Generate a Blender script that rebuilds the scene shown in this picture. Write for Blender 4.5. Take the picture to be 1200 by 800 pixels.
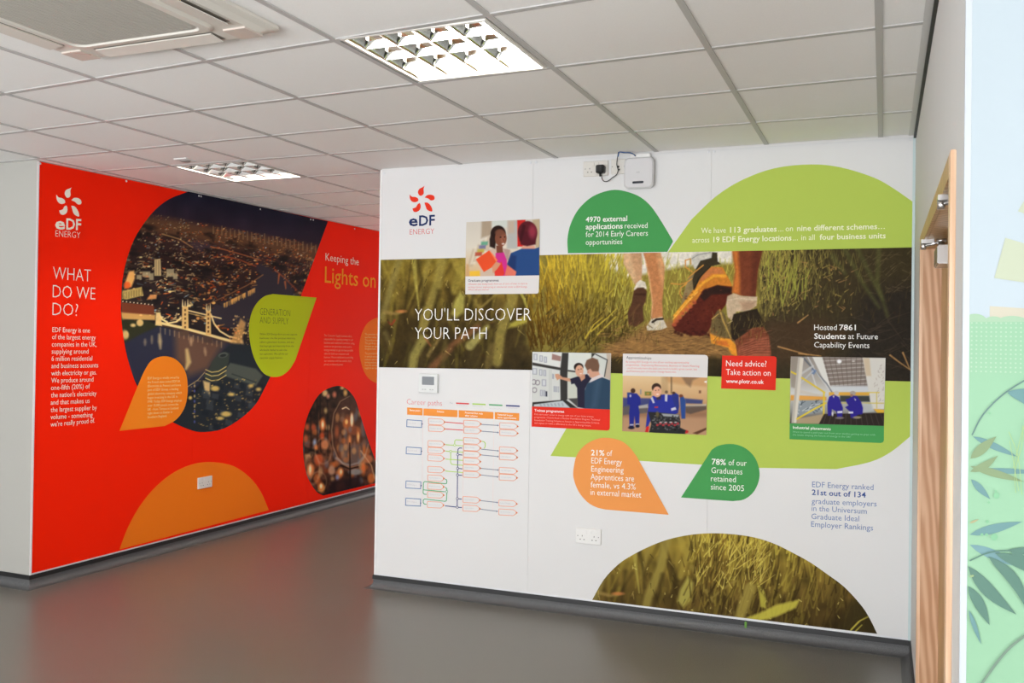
import bpy, bmesh, math, random
import numpy as np
from mathutils import Vector, Matrix
for o in list(bpy.data.objects): bpy.data.objects.remove(o)
S = bpy.context.scene
COL = S.collection
# ------------------------------------------------------------------ camera
H = 2.658                                   # ceiling height
FPX, YAW, PIT, ROL = 1064.926, 0.3805, 0.0098, 0.0142
CAM = np.array([0.6887, -4.4862, 1.591])
PX0, PY0 = 630.11, 386.54                   # optical axis on the 1200x800 frame
_cy, _sy, _cp, _sp = math.cos(YAW), math.sin(YAW), math.cos(PIT), math.sin(PIT)
_f = np.array([-_sy*_cp, _cy*_cp, _sp]); _r = np.array([_cy, _sy, 0.0]); _u = np.cross(_r, _f)
_cr, _sr = math.cos(ROL), math.sin(ROL)
CR, CU, CF = _cr*_r+_sr*_u, -_sr*_r+_cr*_u, _f
cd = bpy.data.cameras.new('camera'); cam = bpy.data.objects.new('camera', cd); COL.objects.link(cam)
cd.sensor_width = 36; cd.lens = FPX*36/1200; cd.clip_start = 0.05
cd.shift_x = -(PX0-600)/1200; cd.shift_y = -(400-PY0)/1200
M = Matrix(((CR[0], CU[0], -CF[0], CAM[0]), (CR[1], CU[1], -CF[1], CAM[1]), (CR[2], CU[2], -CF[2], CAM[2]), (0, 0, 0, 1)))
cam.matrix_world = M
S.camera = cam
# ------------------------------------------------------------------ world, light, exposure
W = bpy.data.worlds.new('world'); S.world = W; W.use_nodes = True
bg = W.node_tree.nodes['Background']; bg.inputs[0].default_value = (0.80, 0.90, 1.0, 1); bg.inputs[1].default_value = 1.2
S.view_settings.view_transform = 'Standard'; S.view_settings.look = 'None'
S.view_settings.exposure = 0.5; S.view_settings.gamma = 1.0
def area(name, loc, rot, sx, sy, power, col):
    l = bpy.data.lights.new(name, 'AREA'); l.shape = 'RECTANGLE'; l.size = sx; l.size_y = sy; l.energy = power; l.color = col
    o = bpy.data.objects.new(name, l); o.location = loc; o.rotation_euler = rot; COL.objects.link(o); return o
# rear and side daylight, aimed up as added fill to brighten the ceiling
area('rear_daylight_fill', (-2.0, -8.5, 0.55), (math.radians(148), 0, 0), 6.6, 1.1, 450, (0.97, 0.98, 1.0))
area('side_daylight_fill', (3.85, -5.2, 0.8), (math.radians(130), 0, math.radians(90)), 3.6, 1.4, 90, (0.97, 0.98, 1.0))
area('corridor_daylight', (-3.3, 7.45, 1.3), (math.radians(-90), 0, 0), 1.5, 1.9, 40, (1.0, 0.95, 0.88))
LAMP = 56.0                                  # strength of the luminaire tubes

# ------------------------------------------------------------------ helpers
def lin(c):
    c = np.asarray(c, float)
    return np.where(c <= 0.04045, c/12.92, ((c+0.055)/1.055)**2.4)
def C8(r, g, b, e=1.0):
    v = np.clip(lin(np.array([r, g, b])/255.0)/e, 0, 0.93); return (float(v[0]), float(v[1]), float(v[2]), 1)
EP = 1.0       # how brightly the room lights a white thing: print colours are divided by it
MATS = {}
def mat(name, col=None, rough=0.5, metal=0.0, bump=None, speck=None, spec=0.5, emit=None, coat=0.0):
    if name in MATS: return MATS[name]
    m = bpy.data.materials.new(name); m.use_nodes = True; nt = m.node_tree; b = nt.nodes['Principled BSDF']
    b.inputs['Roughness'].default_value = rough; b.inputs['Metallic'].default_value = metal
    b.inputs['Specular IOR Level'].default_value = spec; b.inputs['Coat Weight'].default_value = coat
    if col: b.inputs['Base Color'].default_value = col
    tc = nt.nodes.new('ShaderNodeTexCoord')
    if speck:                                # (scale, colour 2, amount)
        n = nt.nodes.new('ShaderNodeTexNoise'); n.inputs['Scale'].default_value = speck[0]; n.inputs['Detail'].default_value = 3
        r = nt.nodes.new('ShaderNodeValToRGB'); r.color_ramp.elements[0].position = 0.5-speck[2]; r.color_ramp.elements[1].position = 0.5+speck[2]
        r.color_ramp.elements[0].color = col; r.color_ramp.elements[1].color = speck[1]
        nt.links.new(tc.outputs['Object'], n.inputs['Vector']); nt.links.new(n.outputs['Fac'], r.inputs[0]); nt.links.new(r.outputs[0], b.inputs['Base Color'])
    if bump:
        n = nt.nodes.new('ShaderNodeTexNoise'); n.inputs['Scale'].default_value = bump[0]; n.inputs['Detail'].default_value = 4
        bp = nt.nodes.new('ShaderNodeBump'); bp.inputs['Strength'].default_value = bump[1]; bp.inputs['Distance'].default_value = 0.002
        nt.links.new(tc.outputs['Object'], n.inputs['Vector']); nt.links.new(n.outputs['Fac'], bp.inputs['Height']); nt.links.new(bp.outputs[0], b.inputs['Normal'])
    if emit:
        b.inputs['Emission Color'].default_value = emit[0]; b.inputs['Emission Strength'].default_value = emit[1]
    MATS[name] = m; return m
def flat(r, g, b):                            # printed vinyl colour seen as (r,g,b) in the room
    return mat('print_%d_%d_%d' % (r, g, b), C8(r, g, b, EP), 0.55, spec=0.05)
def wood(name, c1, c2, scale=(1, 1, .12), rings=9, dist=5.0, rough=0.42):
    m = bpy.data.materials.new(name); m.use_nodes = True; nt = m.node_tree; b = nt.nodes['Principled BSDF']; b.inputs['Roughness'].default_value = rough
    tc = nt.nodes.new('ShaderNodeTexCoord'); mp = nt.nodes.new('ShaderNodeMapping'); mp.inputs['Scale'].default_value = scale
    w = nt.nodes.new('ShaderNodeTexWave'); w.wave_type = 'BANDS'; w.bands_direction = 'DIAGONAL'; w.inputs['Scale'].default_value = rings
    w.inputs['Distortion'].default_value = dist; w.inputs['Detail'].default_value = 2; w.inputs['Detail Scale'].default_value = 1.2
    n = nt.nodes.new('ShaderNodeTexNoise'); n.inputs['Scale'].default_value = 60; n.inputs['Detail'].default_value = 4
    mx = nt.nodes.new('ShaderNodeMath'); mx.operation = 'MULTIPLY_ADD'; mx.inputs[1].default_value = 0.5
    r = nt.nodes.new('ShaderNodeValToRGB'); r.color_ramp.elements[0].color = c1; r.color_ramp.elements[1].color = c2
    r.color_ramp.elements[0].position = 0.2; r.color_ramp.elements[1].position = 0.85
    L = nt.links.new
    L(tc.outputs['Object'], mp.inputs['Vector']); L(mp.outputs[0], w.inputs['Vector']); L(mp.outputs[0], n.inputs['Vector'])
    L(n.outputs['Fac'], mx.inputs[0]); L(w.outputs['Fac'], mx.inputs[2]); 
    mm = nt.nodes.new('ShaderNodeMath'); mm.operation = 'MULTIPLY'; mm.inputs[1].default_value = 0.67
    L(mx.outputs[0], mm.inputs[0]); L(mm.outputs[0], r.inputs[0]); L(r.outputs[0], b.inputs['Base Color'])
    MATS[name] = m; return m
def empty(name, loc, label=None, cat=None, group=None, kind=None):
    o = bpy.data.objects.new(name, None); o.location = loc; COL.objects.link(o); tag(o, label, cat, group, kind); return o
def tag(o, label=None, cat=None, group=None, kind=None):
    if label: o['label'] = label
    if cat: o['category'] = cat
    if group: o['group'] = group
    if kind: o['kind'] = kind
    return o
def link(name, me, m=None, parent=None):
    o = bpy.data.objects.new(name, me); COL.objects.link(o)
    for k in (m if isinstance(m, (list, tuple)) else [m]):
        if k is not None: me.materials.append(k)
    if parent is not None:
        o.parent = parent
        bpy.context.view_layer.update() if False else None
        o.matrix_parent_inverse = Matrix.LocRotScale(*_lrs(parent)).inverted()
    return o
def _world(o):
    m = Matrix.LocRotScale(o.location, o.rotation_euler, o.scale)
    return _world(o.parent) @ o.matrix_parent_inverse @ m if o.parent else m
def _lrs(o):
    return _world(o).decompose()
class MB:
    """collects polygons in world space, builds one mesh object"""
    def __init__(s): s.v = []; s.f = []; s.mi = []; s.sm = []
    def add(s, vs, fs, mi=0, smooth=False):
        b = len(s.v); s.v += [tuple(float(c) for c in p) for p in vs]; s.f += [tuple(b+i for i in f) for f in fs]; s.mi += [mi]*len(fs); s.sm += [smooth]*len(fs)
    def box(s, a, b, mi=0):
        x0, y0, z0 = a; x1, y1, z1 = b
        s.add([(x0,y0,z0),(x1,y0,z0),(x1,y1,z0),(x0,y1,z0),(x0,y0,z1),(x1,y0,z1),(x1,y1,z1),(x0,y1,z1)],
              [(0,3,2,1),(4,5,6,7),(0,1,5,4),(1,2,6,5),(2,3,7,6),(3,0,4,7)], mi)
    def prism(s, pts, z0, z1, mi=0):          # horizontal polygon (counter-clockwise) extruded in z
        n = len(pts)
        s.add([(p[0],p[1],z0) for p in pts]+[(p[0],p[1],z1) for p in pts],
              [tuple(range(n-1,-1,-1)), tuple(range(n,2*n))]+[(i,(i+1)%n,n+(i+1)%n,n+i) for i in range(n)], mi)
    def wallprism(s, P, outl, o0, o1, ch=0.0, mi=0):  # outline (u,z) extruded out of a wall, chamfered front edge
        n = len(outl); c = np.mean(np.array(outl), 0)
        rings = [[P.at(u, z, o0) for u, z in outl]]
        if ch > 0:
            rings.append([P.at(u, z, o1-ch) for u, z in outl])
            w = max(abs(np.array(outl)-c).max(0)); 
            sc = [(c[0]+(u-c[0])*(1-ch/max(1e-4, abs(np.array(outl)[:,0]-c[0]).max())), c[1]+(z-c[1])*(1-ch/max(1e-4, abs(np.array(outl)[:,1]-c[1]).max()))) for u, z in outl]
            rings.append([P.at(u, z, o1) for u, z in sc])
        else: rings.append([P.at(u, z, o1) for u, z in outl])
        vs = [p for r in rings for p in r]; k = len(rings)
        fs = [tuple(range(n)), tuple(range(k*n-1, (k-1)*n-1, -1))]
        for j in range(k-1):
            fs += [(j*n+(i+1)%n, j*n+i, (j+1)*n+i, (j+1)*n+(i+1)%n) for i in range(n)]
        s.add(vs, fs, mi)
    def tube(s, pts, r, n=8, mi=0, cap=True):
        pts = [np.array(p, float) for p in pts]; rings = []
        for i, p in enumerate(pts):
            d = pts[min(i+1, len(pts)-1)]-pts[max(i-1, 0)]; d = d/(np.linalg.norm(d)+1e-9)
            a = np.cross(d, (0, 0, 1) if abs(d[2]) < .9 else (1, 0, 0)); a /= np.linalg.norm(a); b = np.cross(d, a)
            rr = r[i] if isinstance(r, (list, tuple)) else r
            rings.append([p+rr*(a*math.cos(t)+b*math.sin(t)) for t in np.linspace(0, 2*math.pi, n, endpoint=False)])
        vs = [q for g in rings for q in g]; fs = []
        for j in range(len(rings)-1): fs += [(j*n+i, j*n+(i+1)%n, (j+1)*n+(i+1)%n, (j+1)*n+i) for i in range(n)]
        s.add(vs, fs, mi, True)
        if cap: b = len(s.v)-len(vs); s.f += [tuple(b+i for i in range(n-1,-1,-1)), tuple(b+len(vs)-n+i for i in range(n))]; s.mi += [mi]*2; s.sm += [False]*2
    def build(s, name, m, parent=None, bevel=0):
        me = bpy.data.meshes.new(name); me.from_pydata(s.v, [], s.f); me.update()
        me.polygons.foreach_set('material_index', s.mi); me.polygons.foreach_set('use_smooth', s.sm)
        bm = bmesh.new(); bm.from_mesh(me); bmesh.ops.recalc_face_normals(bm, faces=bm.faces)
        if bevel: 
            bmesh.ops.bevel(bm, geom=[e for e in bm.edges if len(e.link_faces) == 2 and e.calc_face_angle(0) > .6], offset=bevel, segments=2, affect='EDGES', clamp_overlap=True)
        bm.to_mesh(me); bm.free()
        return link(name, me, m, parent)
def ray(x, y): return CF+CR*((x-PX0)/FPX)-CU*((y-PY0)/FPX)
class Plane:                                   # a wall face: origin (x,y), direction, outward normal, all on real walls
    def __init__(s, ox, oy, dx, dy):
        l = math.hypot(dx, dy); s.O = np.array([ox, oy, 0.0]); s.E = np.array([dx/l, dy/l, 0]); s.N = np.array([dy/l, -dx/l, 0])
    def at(s, u, z, off=0.0): return s.O+s.E*u+np.array([0, 0, z])+s.N*off
    def uz(s, x, y, off=0.0):                  # where the sight line of the photograph meets the wall
        d = ray(x, y); t = ((s.O+s.N*off-CAM)@s.N)/(d@s.N); p = CAM+d*t
        return float((p-s.O)@s.E), float(p[2])
    def px(s, x, y, off=0.0):
        u, z = s.uz(x, y, off); return s.at(u, z, off)
def on_z(x, y, z):
    d = ray(x, y); return CAM+d*((z-CAM[2])/d[2])
POST = Plane(-2.4059, 0.512, 0.7497+2.4059, 0.036)
RED = Plane(-4.318, -0.399, 0.0266, 1.0)
RW = Plane(0.7497, 0.548, 0.018, -1.0)
YN = -2.45                                     # where the right wall ends at the jungle mural
XRN = 0.7497+0.018*(0.548-YN)
JUN = Plane(XRN, YN-0.014, 1.0, 0.0)
XRP = POST.at(3.1558, 0)[0]
def rwx(y): return 0.7497+0.018*(0.548-y)
def redx(y): return -4.318+0.0266*(y+0.399)
def smooth(pts, n=5):                          # Catmull-Rom through the points
    P = [np.array(p, float) for p in pts]; P = [2*P[0]-P[1]]+P+[2*P[-1]-P[-2]]; out = []
    for i in range(1, len(P)-2):
        for k in range(n):
            t = k/n; a, b, c, d = P[i-1:i+3]
            out.append(tuple(.5*((2*b)+(-a+c)*t+(2*a-5*b+4*c-d)*t*t+(-a+3*b-3*c+d)*t**3)))
    out.append(tuple(P[-2])); return out
def rrect(cu, cz, w, h, r, n=5):
    out = []
    for sx, sz, a0 in ((1,1,0),(-1,1,90),(-1,-1,180),(1,-1,270)):
        for k in range(n+1):
            a = math.radians(a0+90*k/n); out.append((cu+sx*(w/2-r)+r*math.cos(a), cz+sz*(h/2-r)+r*math.sin(a)))
    return out

# ------------------------------------------------------------------ materials of the place
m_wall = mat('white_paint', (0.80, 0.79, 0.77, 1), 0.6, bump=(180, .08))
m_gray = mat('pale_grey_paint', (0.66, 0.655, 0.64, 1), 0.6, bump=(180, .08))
m_left = mat('dimmed_white_paint', (0.44, 0.43, 0.395, 1), 0.6, bump=(180, .08))  # the left wall's weaker daylight is put into this darker colour
m_board = mat('white_printed_board', (0.735, 0.73, 0.725, 1), 0.42, spec=.35)
m_redb = mat('red_printed_board', C8(232, 32, 5, .84), 0.6, spec=.04)
m_tile = mat('mineral_fibre_tile', (0.87, 0.86, 0.84, 1), 0.85, bump=(420, .5), speck=(260, (0.90, 0.89, 0.87, 1), .2), spec=.2)
m_bar = mat('grey_painted_grid', (0.50, 0.49, 0.48, 1), 0.5)
m_floor = mat('grey_speckled_vinyl', (0.088, 0.084, 0.072, 1), 0.33, bump=(90, .25), speck=(330, (0.215, 0.197, 0.168, 1), .14), spec=.6)
m_black = mat('black_rubber_and_gap_shade', (0.008, 0.008, 0.009, 1), 0.5)
m_alu = mat('pale_aluminium_trim', (0.75, 0.76, 0.78, 1), 0.35, .3)
m_steel = mat('brushed_steel', (0.62, 0.61, 0.60, 1), 0.28, 1.0)
m_plas = mat('white_plastic', (0.80, 0.79, 0.77, 1), 0.35)
m_plas2 = mat('warm_white_plastic', (0.70, 0.67, 0.62, 1), 0.4)
m_dark = mat('dark_hole', (0.03, 0.028, 0.026, 1), 0.6)
m_oak = wood('oak_edge_grain', C8(196, 160, 128, .85), C8(218, 188, 160, .85), (1, 1, .03), 22, 2.0)
m_oak_face = wood('oak_face_grain', C8(164, 122, 88, .8), C8(190, 154, 124, .8), (1, 1, .09), 22, 4.0)
m_oak_shaded = wood('oak_in_shade', C8(150, 116, 72, .75), C8(176, 142, 98, .75), (1, 1, .05), 12, 3.0)  # shade on the leaves and door head is put into this darker oak

# ------------------------------------------------------------------ structure
b = MB(); b.box((-6.0, -8.3, -.12), (3.6, 7.3, 0)); floor = tag(b.build('floor', m_floor), kind='structure')
b = MB(); b.box((-6.0, -8.3, H+.28), (3.6, 7.3, H+.36)); ceiling = tag(b.build('ceiling', m_gray), kind='structure')
def wallbox(name, pts, m=m_wall, z0=0, z1=H+.28):
    b = MB(); b.prism(pts, z0, z1); return tag(b.build(name, m), kind='structure')
T = .0035                                       # board thickness
a0 = POST.at(-.0, 0, -T); a1 = POST.at(3.1558, 0, -T)
wall_back = wallbox('wall_back', [(a0[0]+.004, a0[1]), (a1[0], a1[1]), (a1[0], a1[1]+.12), (a0[0]+.004, a0[1]+.12)])
wallbox('wall_corridor', [(a0[0]+.004, a0[1]+.12), (a0[0]+.124, a0[1]+.12), (a0[0]+.124, 7.2), (a0[0]+.004, 7.2)])
r0 = RED.at(0.003, 0, -T); r1 = RED.at(7.6, 0, -T)
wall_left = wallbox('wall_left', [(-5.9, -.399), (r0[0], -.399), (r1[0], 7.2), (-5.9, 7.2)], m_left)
# corridor end wall with a glazed opening (out of sight behind the mural wall)
b = MB(); b.box((-4.2, 7.2, 0), (-4.05, 7.3, H+.28)); b.box((-2.5, 7.2, 0), (-2.2, 7.3, H+.28)); b.box((-4.05, 7.2, 2.3), (-2.5, 7.3, H+.28)); tag(b.build('wall_end', m_wall), kind='structure')
# right wall with door opening
DY0, DY1, DTOP = -2.19, -0.51, 1.975
b = MB()
def rseg(y0, y1, z0, z1): b.prism([(rwx(y0), y0), (rwx(y0)+.22, y0), (rwx(y1)+.22, y1), (rwx(y1), y1)], z0, z1)
rseg(DY1+.03, a1[1]+.12, 0, H+.28); rseg(YN, DY0-.03, 0, H+.28); rseg(DY0-.03, DY1+.03, DTOP+.03, H+.28)
wall_right = tag(b.build('wall_right', m_gray), kind='structure')
# wall behind the jungle mural, running off to the right
b = MB(); b.box((rwx(YN)+.22, YN, 0), (3.6, YN+.12, H+.28)); tag(b.build('wall_jungle', m_wall), kind='structure')
# rest of the room, behind and beside the camera: side wall and rear wall with glazed openings
b = MB(); b.box((3.5, YN-.0, 0), (3.6, -8.2, .3)); b.box((3.5, YN, 2.4), (3.6, -8.2, H+.28)); b.box((3.5, -3.4, .3), (3.6, YN, 2.4)); b.box((3.5, -8.2, .3), (3.6, -7.0, 2.4)); tag(b.build('wall_side', m_wall), kind='structure')
b = MB(); b.box((-6, -8.3, 0), (3.6, -8.2, .3)); b.box((-6, -8.3, 2.4), (3.6, -8.2, H+.28)); b.box((-6, -8.3, .3), (-5.3, -8.2, 2.4)); b.box((1.3, -8.3, .3), (3.6, -8.2, 2.4)); tag(b.build('wall_rear', m_wall), kind='structure')
b = MB(); b.box((-6.0, -8.2, 0), (-5.9, -.399, H+.28)); tag(b.build('wall_far_left', m_wall), kind='structure')
for n, (p0, p1, k, ax) in enumerate((((-5.3, -8.27), (1.3, -8.23), 5, 0), ((3.53, -7.0), (3.57, -3.4), 3, 1))):
    b = MB()
    for i in range(k+1):
        t = i/k
        if ax == 0: x = p0[0]+(p1[0]-p0[0])*t; b.box((x-.03, p0[1], .3), (x+.03, p1[1], 2.4))
        else: y = p0[1]+(p1[1]-p0[1])*t; b.box((p0[0], y-.03, .3), (p1[0], y+.03, 2.4))
    for z in (.3, 2.35): b.box((p0[0], p0[1], z), (p1[0], p1[1], z+.05))
    tag(b.build('window_%d' % (n+1), mat('window_frame_white', (.75, .75, .75, 1), .4)), kind='structure')

# ---- suspended ceiling: bars and lay-in tiles
AX = {-1: (-3.6322, -.0155), 0: (-3.0378, .0119), 1: (-2.4439, .0124), 2: (-1.8345, .0034), 3: (-1.2084, .0053), 4: (-.5995, -.0065), 5: (.0113, -.0135), 6: (.5892, -.0163)}
for i in range(-5, -1): AX[i] = (-3.6322-.6*(-1-i), 0.0)
for i in range(7, 12): AX[i] = (.5892+.6*(i-6), -.01)
BY = {0: (-.0025, .0001), 1: (-.6003, -.0357), 2: (-1.1933, -.0459), 3: (-1.818, -.0709)}
for i in range(4, 12): BY[i] = (-1.818-.6*(i-3), -.07)
for i in range(-12, 0): BY[i] = (-.0025-.6*i, .0)
def cross(i, r):
    a, s = AX[i]; bb, t = BY[r]; Y = (bb+t*a)/(1-t*s); return (a+s*Y, Y)
def clip(poly, nx, ny, d):                      # keep nx*x+ny*y<=d
    out = []; n = len(poly)
    for k in range(n):
        p, q = poly[k], poly[(k+1) % n]; fp, fq = nx*p[0]+ny*p[1]-d, nx*q[0]+ny*q[1]-d
        if fp <= 0: out.append(p)
        if (fp < 0) != (fq < 0) and abs(fp-fq) > 1e-12: t = fp/(fp-fq); out.append((p[0]+(q[0]-p[0])*t, p[1]+(q[1]-p[1])*t))
    return out
def pa(poly): return .5*sum(poly[k][0]*poly[(k+1) % len(poly)][1]-poly[(k+1) % len(poly)][0]*poly[k][1] for k in range(len(poly))) if len(poly) > 2 else 0
YP = 0.508
def regions(poly):
    """the part of a ceiling polygon that lies inside the room"""
    xs = [p[0] for p in poly]; ys = [p[1] for p in poly]
    res = [poly]
    if max(xs) > .70:                            # right wall and room beyond the jungle mural's end
        nr = []
        for q in res:
            nr.append(clip(clip(q, 0, 1, YN-.016), 1, 0, 3.5)); nr.append(clip(clip(q, 0, -1, -(YN-.016)), 1, .018, .7497+.018*.548-.012))
        res = nr
    if min(xs) < -4.1:
        nr = []
        for q in res:
            nr.append(clip(clip(q, 0, 1, -.40), -1, 0, 5.9)); nr.append(clip(clip(q, 0, -1, .40), -1, .0266, 4.318-.0266*.399+.0))
        res = nr
    if max(ys) > YP-.01:
        nr = []
        for q in res:
            if max(p[0] for p in q) <= -2.405 if q else True: nr.append(q); continue
            nr.append(clip(q, 1, 0, -2.41)); nr.append(clip(clip(q, -1, 0, 2.41), 0, 1, YP+.0))
        res = nr
    return [q for q in res if len(q) > 2 and abs(pa(q)) > 3e-4]
# cells that hold luminaires: (line index, row index of the near edge)
LUM = {(3, 3), (-1, 0), (0, -3), (3, 7), (-1, 7), (3, 10), (-1, 10)}  # cells behind the viewpoint hold unseen lights, added to brighten the room
mtile_n = 0
for i in range(-5, 11):
    for r in range(-11, 11):                     # cell between lines i,i+1 and rows r+1 (near), r (far)
        if (i, r+1) in LUM: continue
        q = [cross(i, r+1), cross(i+1, r+1), cross(i+1, r), cross(i, r)]
        c = (sum(p[0] for p in q)/4, sum(p[1] for p in q)/4)
        if c[1] > 7.0 or c[1] < -8.0 or (c[1] > YP+.3 and c[0] > -2.3): continue
        for g in regions(q):
            if pa(g) < 0: g = g[::-1]
            cc = np.mean(np.array(g), 0); g = [tuple(cc+(np.array(p)-cc)*.992) for p in g]
            b = MB(); b.prism(g, H+.001, H+.014); b.build('ceiling_tile', m_tile, ceiling)
def bar(p, q, w=.012):
    d = np.array(q)-np.array(p); l = np.linalg.norm(d); 
    if l < .02: return
    n = np.array([-d[1], d[0]])/l*w
    g = [tuple(np.array(p)-n), tuple(np.array(q)-n), tuple(np.array(q)+n), tuple(np.array(p)+n)]
    for g2 in regions(g):
        if pa(g2) < 0: g2 = g2[::-1]
        b = MB(); b.prism(g2, H-.003, H+.0008); b.build('grid_bar', m_bar, ceiling)
for i in range(-4, 11):
    a, s = AX[i]; bar(cross(i, 10), cross(i, -11))
for r in range(-10, 11):
    for i in range(-5, 11):
        x0, x1 = cross(i, r), cross(i+1, r)
        d = np.array(x1)-np.array(x0); d /= np.linalg.norm(d)
        if x0[1] > YP+.05 and x0[0] > -2.5: continue
        bar(tuple(np.array(x0)+d*.012), tuple(np.array(x1)-d*.012))
# shadow gap and perimeter angle along the right wall
def strip(name, P, u0, u1, z0, z1, o0, o1, m, parent=None, kind=None):
    b = MB(); b.wallprism(P, [(u0, z0), (u1, z0), (u1, z1), (u0, z1)], o0, o1); o = b.build(name, m, parent)
    if kind: tag(o, kind=kind)
    return o
ul = (0.548-YN)
strip('gap_shade_strip', RW, .04, ul, H-.018, H+.03, 0.0, .012, m_black, None, 'structure')  # solid black strip stands in for the shadow in the gap
strip('trim_2', RW, .04, ul, H-.004, H+.0005, .012, .036, mat('white_angle', (.66, .65, .64, 1), .5), None, 'structure')

# ---- coved vinyl skirting with black capping strip
def cove(name, path, z=.08):
    P = [np.array(p, float) for p in path]; n = len(P); nor = []
    for k in range(n-1):
        d = P[k+1]-P[k]; d /= np.linalg.norm(d); nor.append(np.array([d[1], -d[0]]))
    def off(k, o):
        if k == 0: return P[0]+nor[0]*o
        if k == n-1: return P[-1]+nor[-1]*o
        m = nor[k-1]+nor[k]; m = m/(m@m)*2 if False else m/(1+nor[k-1]@nor[k]); return P[k]+m*o
    prof = [(0.0, z-.022), (.004, z-.022)]+[(.004+.034*(1-math.cos(t)), .002+(.036)*(1-math.sin(t))) for t in np.linspace(0, math.pi/2, 8)]+[(.05, .0015), (.05, -.002), (0, -.002)]
    b = MB(); m = len(prof); vs = []
    for k in range(n):
        for o, h in prof: q = off(k, o); vs.append((q[0], q[1], h))
    fs = [(k*m+j, k*m+(j+1) % m, (k+1)*m+(j+1) % m, (k+1)*m+j) for k in range(n-1) for j in range(m)]
    fs += [tuple(range(m)), tuple(range((n-1)*m, n*m))[::-1]]
    b.add(vs, fs); o = tag(b.build(name, mat('grey_vinyl_cove', (0.062, 0.062, 0.064, 1), 0.5, speck=(330, (0.12, 0.12, 0.122, 1), .14)), None), kind='structure')
    b = MB(); prof = [(0.0, z-.026), (.0085, z-.026), (.0070, z), (0, z)]; m = 4; vs = []
    for k in range(n):
        for oo, h in prof: q = off(k, oo); vs.append((q[0], q[1], h))
    fs = [(k*m+j, k*m+(j+1) % m, (k+1)*m+(j+1) % m, (k+1)*m+j) for k in range(n-1) for j in range(m)]+[tuple(range(m)), tuple(range((n-1)*m, n*m))[::-1]]
    b.add(vs, fs); b.build('cap_strip', m_black, o)
cove('baseboard_left', [(-5.9, -.399), (-4.318, -.399), (redx(7.2), 7.2)])
cove('baseboard_back', [(-2.4059, 7.2), (-2.4059, .512), (XRP, .548)][::1])
cove('baseboard_right', [(rwx(.54), .54), (rwx(-.44), -.44)])
cove('baseboard_jungle', [(rwx(-2.255), -2.255), (XRN, YN-.014), (3.5, YN-.014)])

# ------------------------------------------------------------------ luminaires, detector, air conditioner
m_tube = mat('lit_tube', (1, 1, 1, 1), .5, emit=((1.0, 0.95, 0.87, 1), LAMP))
m_mirror = mat('polished_louvre', (0.80, 0.81, 0.80, 1), .16, 1.0)
m_lumw = mat('white_luminaire', (0.85, 0.83, 0.78, 1), .4)
def luminaire(c, label):
    t = empty('ceiling_light', (c[0], c[1], H), label, 'ceiling light', 'recessed louvre lights in the ceiling')
    x0, y0, s = c[0], c[1], .288
    b = MB(); b.box((x0-s, y0-s, H+.085), (x0+s, y0+s, H+.09))
    for a in ((x0-s-.004, y0-s-.004, x0-s, y0+s+.004), (x0+s, y0-s-.004, x0+s+.004, y0+s+.004), (x0-s, y0-s-.004, x0+s, y0-s), (x0-s, y0+s, x0+s, y0+s+.004)): b.box((a[0], a[1], H+.001), (a[2], a[3], H+.09))
    b.build('housing', m_lumw, t)
    b = MB(); f = .012
    for a in ((x0-s, y0-s, x0-s+f, y0+s), (x0+s-f, y0-s, x0+s, y0+s), (x0-s+f, y0-s, x0+s-f, y0-s+f), (x0-s+f, y0+s-f, x0+s-f, y0+s)): b.box((a[0], a[1], H-.004), (a[2], a[3], H+.002))
    b.build('frame', m_lumw, t)
    L = s-f; st = 2*L/4
    for k in range(4):
        xc = x0-L+st*(k+.5); b = MB(); b.tube([(xc, y0-L+.01, H+.062), (xc, y0+L-.01, H+.062)], .0085, 10); b.build('tube', m_tube, t)
    # parabolic side reflectors along the tubes and v-shaped cross blades
    for k in range(5):
        xc = x0-L+st*k; b = MB(); prof = []
        for sd in (-1, 1):
            pr = [(sd*(.002+.040*(q/6)**1.9), .004+.056*q/6) for q in range(7)]
            prof += pr if sd == 1 else pr[::-1]
        if k == 0: prof = [(max(0, a), z) for a, z in prof]
        if k == 4: prof = [(min(0, a), z) for a, z in prof]
        n = len(prof); vs = [(xc+a, y0-L, H+z) for a, z in prof]+[(xc+a, y0+L, H+z) for a, z in prof]
        b.add(vs, [(j, j+1, n+j+1, n+j) for j in range(n-1)], 0, True); b.build('reflector', m_mirror, t)
    for k in range(3):
        yc = y0-L+st*(k+1)
        for j in range(4):
            xc = x0-L+st*(j+.5); b = MB(); vs = []
            for yo, z, w in ((0, .003, st/2-.004), (-.010, .030, st/2-.018), (.010, .030, st/2-.018)):
                vs += [(xc-w, yc+yo, H+z), (xc+w, yc+yo, H+z)]
            b.add(vs, [(0, 1, 3, 2), (0, 1, 5, 4), (2, 3, 5, 4)]); b.build('blade', m_mirror, t)
    return t
LLAB = {(3, 3): 'large bright louvred square ceiling light nearest the front, above the white mural wall',
        (-1, 0): 'smaller-looking louvred square ceiling light by the red wall, beside the small detector',
        (0, -3): 'louvred ceiling light deep in the corridor, only its tip showing past the white wall'}
for (i, r), in ((k,) for k in LUM):
    q = [cross(i, r), cross(i+1, r), cross(i+1, r-1), cross(i, r-1)]
    c = np.mean(np.array(q), 0)
    luminaire((c[0], c[1]), LLAB.get((i, r), 'unseen louvred square ceiling light added behind the viewpoint'))
p = on_z(217, 187, H)
t = empty('smoke_detector', (p[0], p[1], H), 'small white square detector on a ceiling tile beside the far ceiling light', 'detector')
b = MB(); q = [(p[0]-.048, p[1]-.048), (p[0]+.048, p[1]-.048), (p[0]+.048, p[1]+.048), (p[0]-.048, p[1]+.048)]
b.prism(q, H-.006, H+.001); b.build('base_plate', m_plas, t, .002)
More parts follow.
